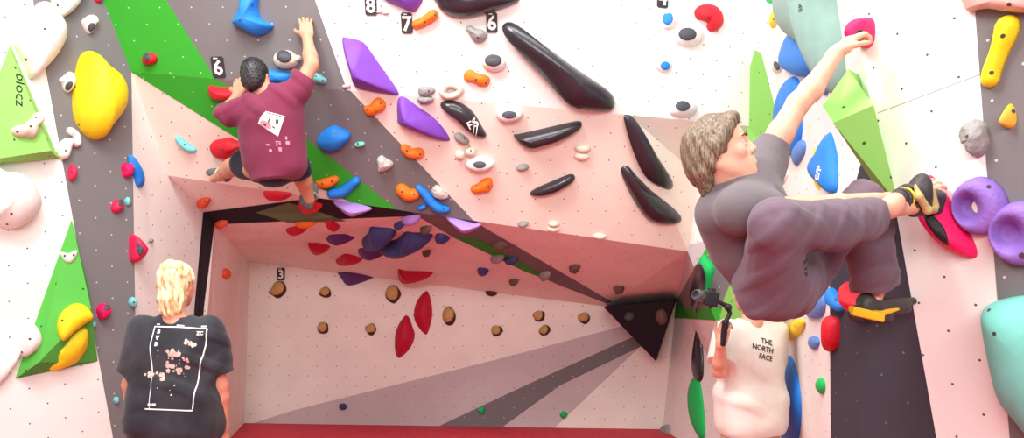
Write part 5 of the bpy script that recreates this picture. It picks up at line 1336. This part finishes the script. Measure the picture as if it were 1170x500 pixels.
poly_print('shirt_print', z3(frame_), M['chalk_white'], so3, mw3, t3, .002, 5)
for s_, x, y, sz, rt in [('B', 175.5, 379.5, .030, 0), ('V', 175.5, 386.5, .030, 0), ('B', 175.5, 393.5, .030, 0), ('ZC', 226, 381, .026, 90), ('BV:BE', 174, 462, .018, 0)]:
    text_mesh(s_, sz, M['chalk_white'], 'shirt_lettering', so3, face_frame(x, y, 3.95, 0), t3, .002, sub=2, bold=.001)
fl_ = mat('dusty_rose_print', (206, 178, 168), .8, .2, 60); fl2 = mat('pale_yellow_print', (222, 206, 160), .8)
blobs = []; cores = []; rnd = random.Random(9)
def blob(x, y, r):
    n = 15; return [(x+r*(1+.15*math.sin(5*a+x))*math.cos(a), y+r*(1+.15*math.sin(5*a+x))*math.sin(a)) for a in [2*math.pi*i/n for i in range(n)]]
for cx, cy, n, sp, r in [(198,404,17,9,2.6),(192,418,9,5,2.4),(183,429,9,4.5,2.4),(170,429,9,4.5,2.4),(211,390,4,3,2),(221,394,6,3.2,2.4),(196,450,2,2,1.5),(206,422,8,6,2.2),(213,410,6,5,2)]:
    for i in range(n):
        x, y = cx+rnd.gauss(0, sp*.6), cy+rnd.gauss(0, sp*.35); blobs.append(blob(x, y, r*rnd.uniform(.6, 1.1)))
        if rnd.random() < .3: cores.append(blob(x, y, .8))
for i in range(16): blobs.append(blob(rnd.uniform(176, 216), rnd.uniform(400, 452), rnd.uniform(.5, 1.0)))
for i, bl in enumerate(blobs): pass
poly_print('blossom_print', z3(blobs), fl_, so3, mw3, t3, .0022, 2); poly_print('blossom_print', z3(cores), fl2, so3, mw3, t3, .0032, 1)

# man in white t-shirt filming with a gimbal
skD = skinmat('light_skin', (224, 168, 144))
p4 = person('man in a white t-shirt seen from behind, holding a camera on a gimbal', None)
Y4 = 4.6; X4 = (858-HX)/F*Y4
cg = P(808, 342, 4.25)
def arms4(W):
    wrR = P(826, 382, 4.42); 
    return [(W(-.195, 0, 1.40), P(822, 424, 4.42), P(824, 390, 4.30), P(829, 368, 4.27)-P(824, 390, 4.30), (.6, .6, .3), 1, (50, 60, 40)),
            (W(.195, 0, 1.40), W(.235, .05, 1.12), W(.12, .27, 1.10), W(-.02, .36, 1.16)-W(.12, .27, 1.10), (-.2, .3, 1), -1, (35, 45, 30))]
W4, h4, s4_, q4, ar4 = standing(p4, X4, Y4, 1.68, math.radians(22), None, arms4, skin=skD)
put('trousers', q4.mesh('trousers'), fabric('khaki_cotton', (190, 168, 128), (1, 1, 1), 9, .5), p4)
sh4 = tee_shirt(W4, s4_, ar4, .215, .74, .0065, wrinkles([((8, 3, 16), 0, 1), ((24, 3, 5), 1.0, .9), ((-20, 0, 12), .4, .6)], .013))
so4 = put('t_shirt', sh4, fabric('cream_white_jersey', (240, 234, 222), (1, 1, 1), 6, .35, rough=.9), p4)
for e in (-1, 1):
    q = Field(.006); shoe(q, W4(.12*e, -.09, .0), W4(.135*e, .19, .0), (0, 0, 1), .05, .07); q.cut(W4(0, 0, .004), (0, 0, -1), .002)
    put('shoe', q.mesh('shoe'), mat('white_shoe', (210, 208, 204)), p4)
hh = Field(.006); R = h4.R()
hh.ell(h4.at(-.018, 0, .038), (.106, .086, .098), R, .02); hh.ell(h4.at(-.06, 0, -.02), (.055, .07, .075), R, .03); hh.ell(h4.at(.10, 0, -.03), (.07, .09, .10), R, .01, True)
for e in (-1, 1): hh.ell(h4.at(.0, .084*e, -.012), (.024, .022, .036), R, .006, True)
put('hair', hh.mesh('hair', hf_for(h4)), hairmat('brown_hair', (66, 44, 34), (120, 88, 66), (1, 1, 1), 40), p4)
t4 = bv_world(sh4)
for s_, x, y in [('THE', 889, 393), ('NORTH', 889, 402), ('FACE', 887, 411)]:
    text_mesh(s_, .044, M['ink'], 'shirt_lettering', so4, face_frame(x, y, 4.45, -14, 14), t4, .002, align='RIGHT', sub=2, bold=.0008)

# camera gimbal held in his left hand
mk = mat('camera_black', (34, 34, 38), .4, .1, 40, .2, 200); mg = mat('camera_grey', (92, 94, 100), .35)
gim = bpy.data.objects.new('camera_gimbal', None); C.objects.link(gim); gim.location = P(826, 386, 4.28)
tag(gim, 'black camera on a hand-held gimbal in front of the man in the white t-shirt', 'camera')
bpy.context.view_layer.update()
def gp(name, me, m, parent=None):
    o = link(name, me, None, [m]); o.parent = parent or gim; o.matrix_parent_inverse = (parent or gim).matrix_world.inverted(); return o
q = Field(.003); q.chain([P(826,392,4.28), P(829,368,4.26)], [.018, .020], .004); gp('handle', q.mesh('handle'), mk)
q = Field(.003); q.chain([P(829,368,4.26), P(834,358,4.26), P(832,350,4.26)], [.014, .012, .014], .004); q.chain([P(832,350,4.26), P(820,344,4.26), P(812,350,4.26)], [.016, .010, .012], .004); q.ball(P(832,351,4.26), .022, .004); gp('gimbal_arm', q.mesh('gimbal_arm'), mk)
q = Field(.003); Rg = [[.97, 0, .2], [0, 1, 0], [-.2, 0, .97]]
q.box(P(811,341,4.27), (.038, .055, .042), Rg, .008, .004); q.box(P(813,332,4.27), (.018, .028, .016), Rg, .006, .006); q.cone(P(819,345,4.24), P(819,338,4.24), .012, .012, .006)
cb = gp('camera_body', q.mesh('camera_body'), mk)
q = Field(.003); q.cone(P(805,340,4.26), P(797,337,4.22), .030, .033, .003); q.cone(P(796,336.8,4.216), P(793,336,4.20), .024, .024, .002, True)
ln = gp('lens', q.mesh('lens'), mg); ln['label'] = 'grey camera lens'
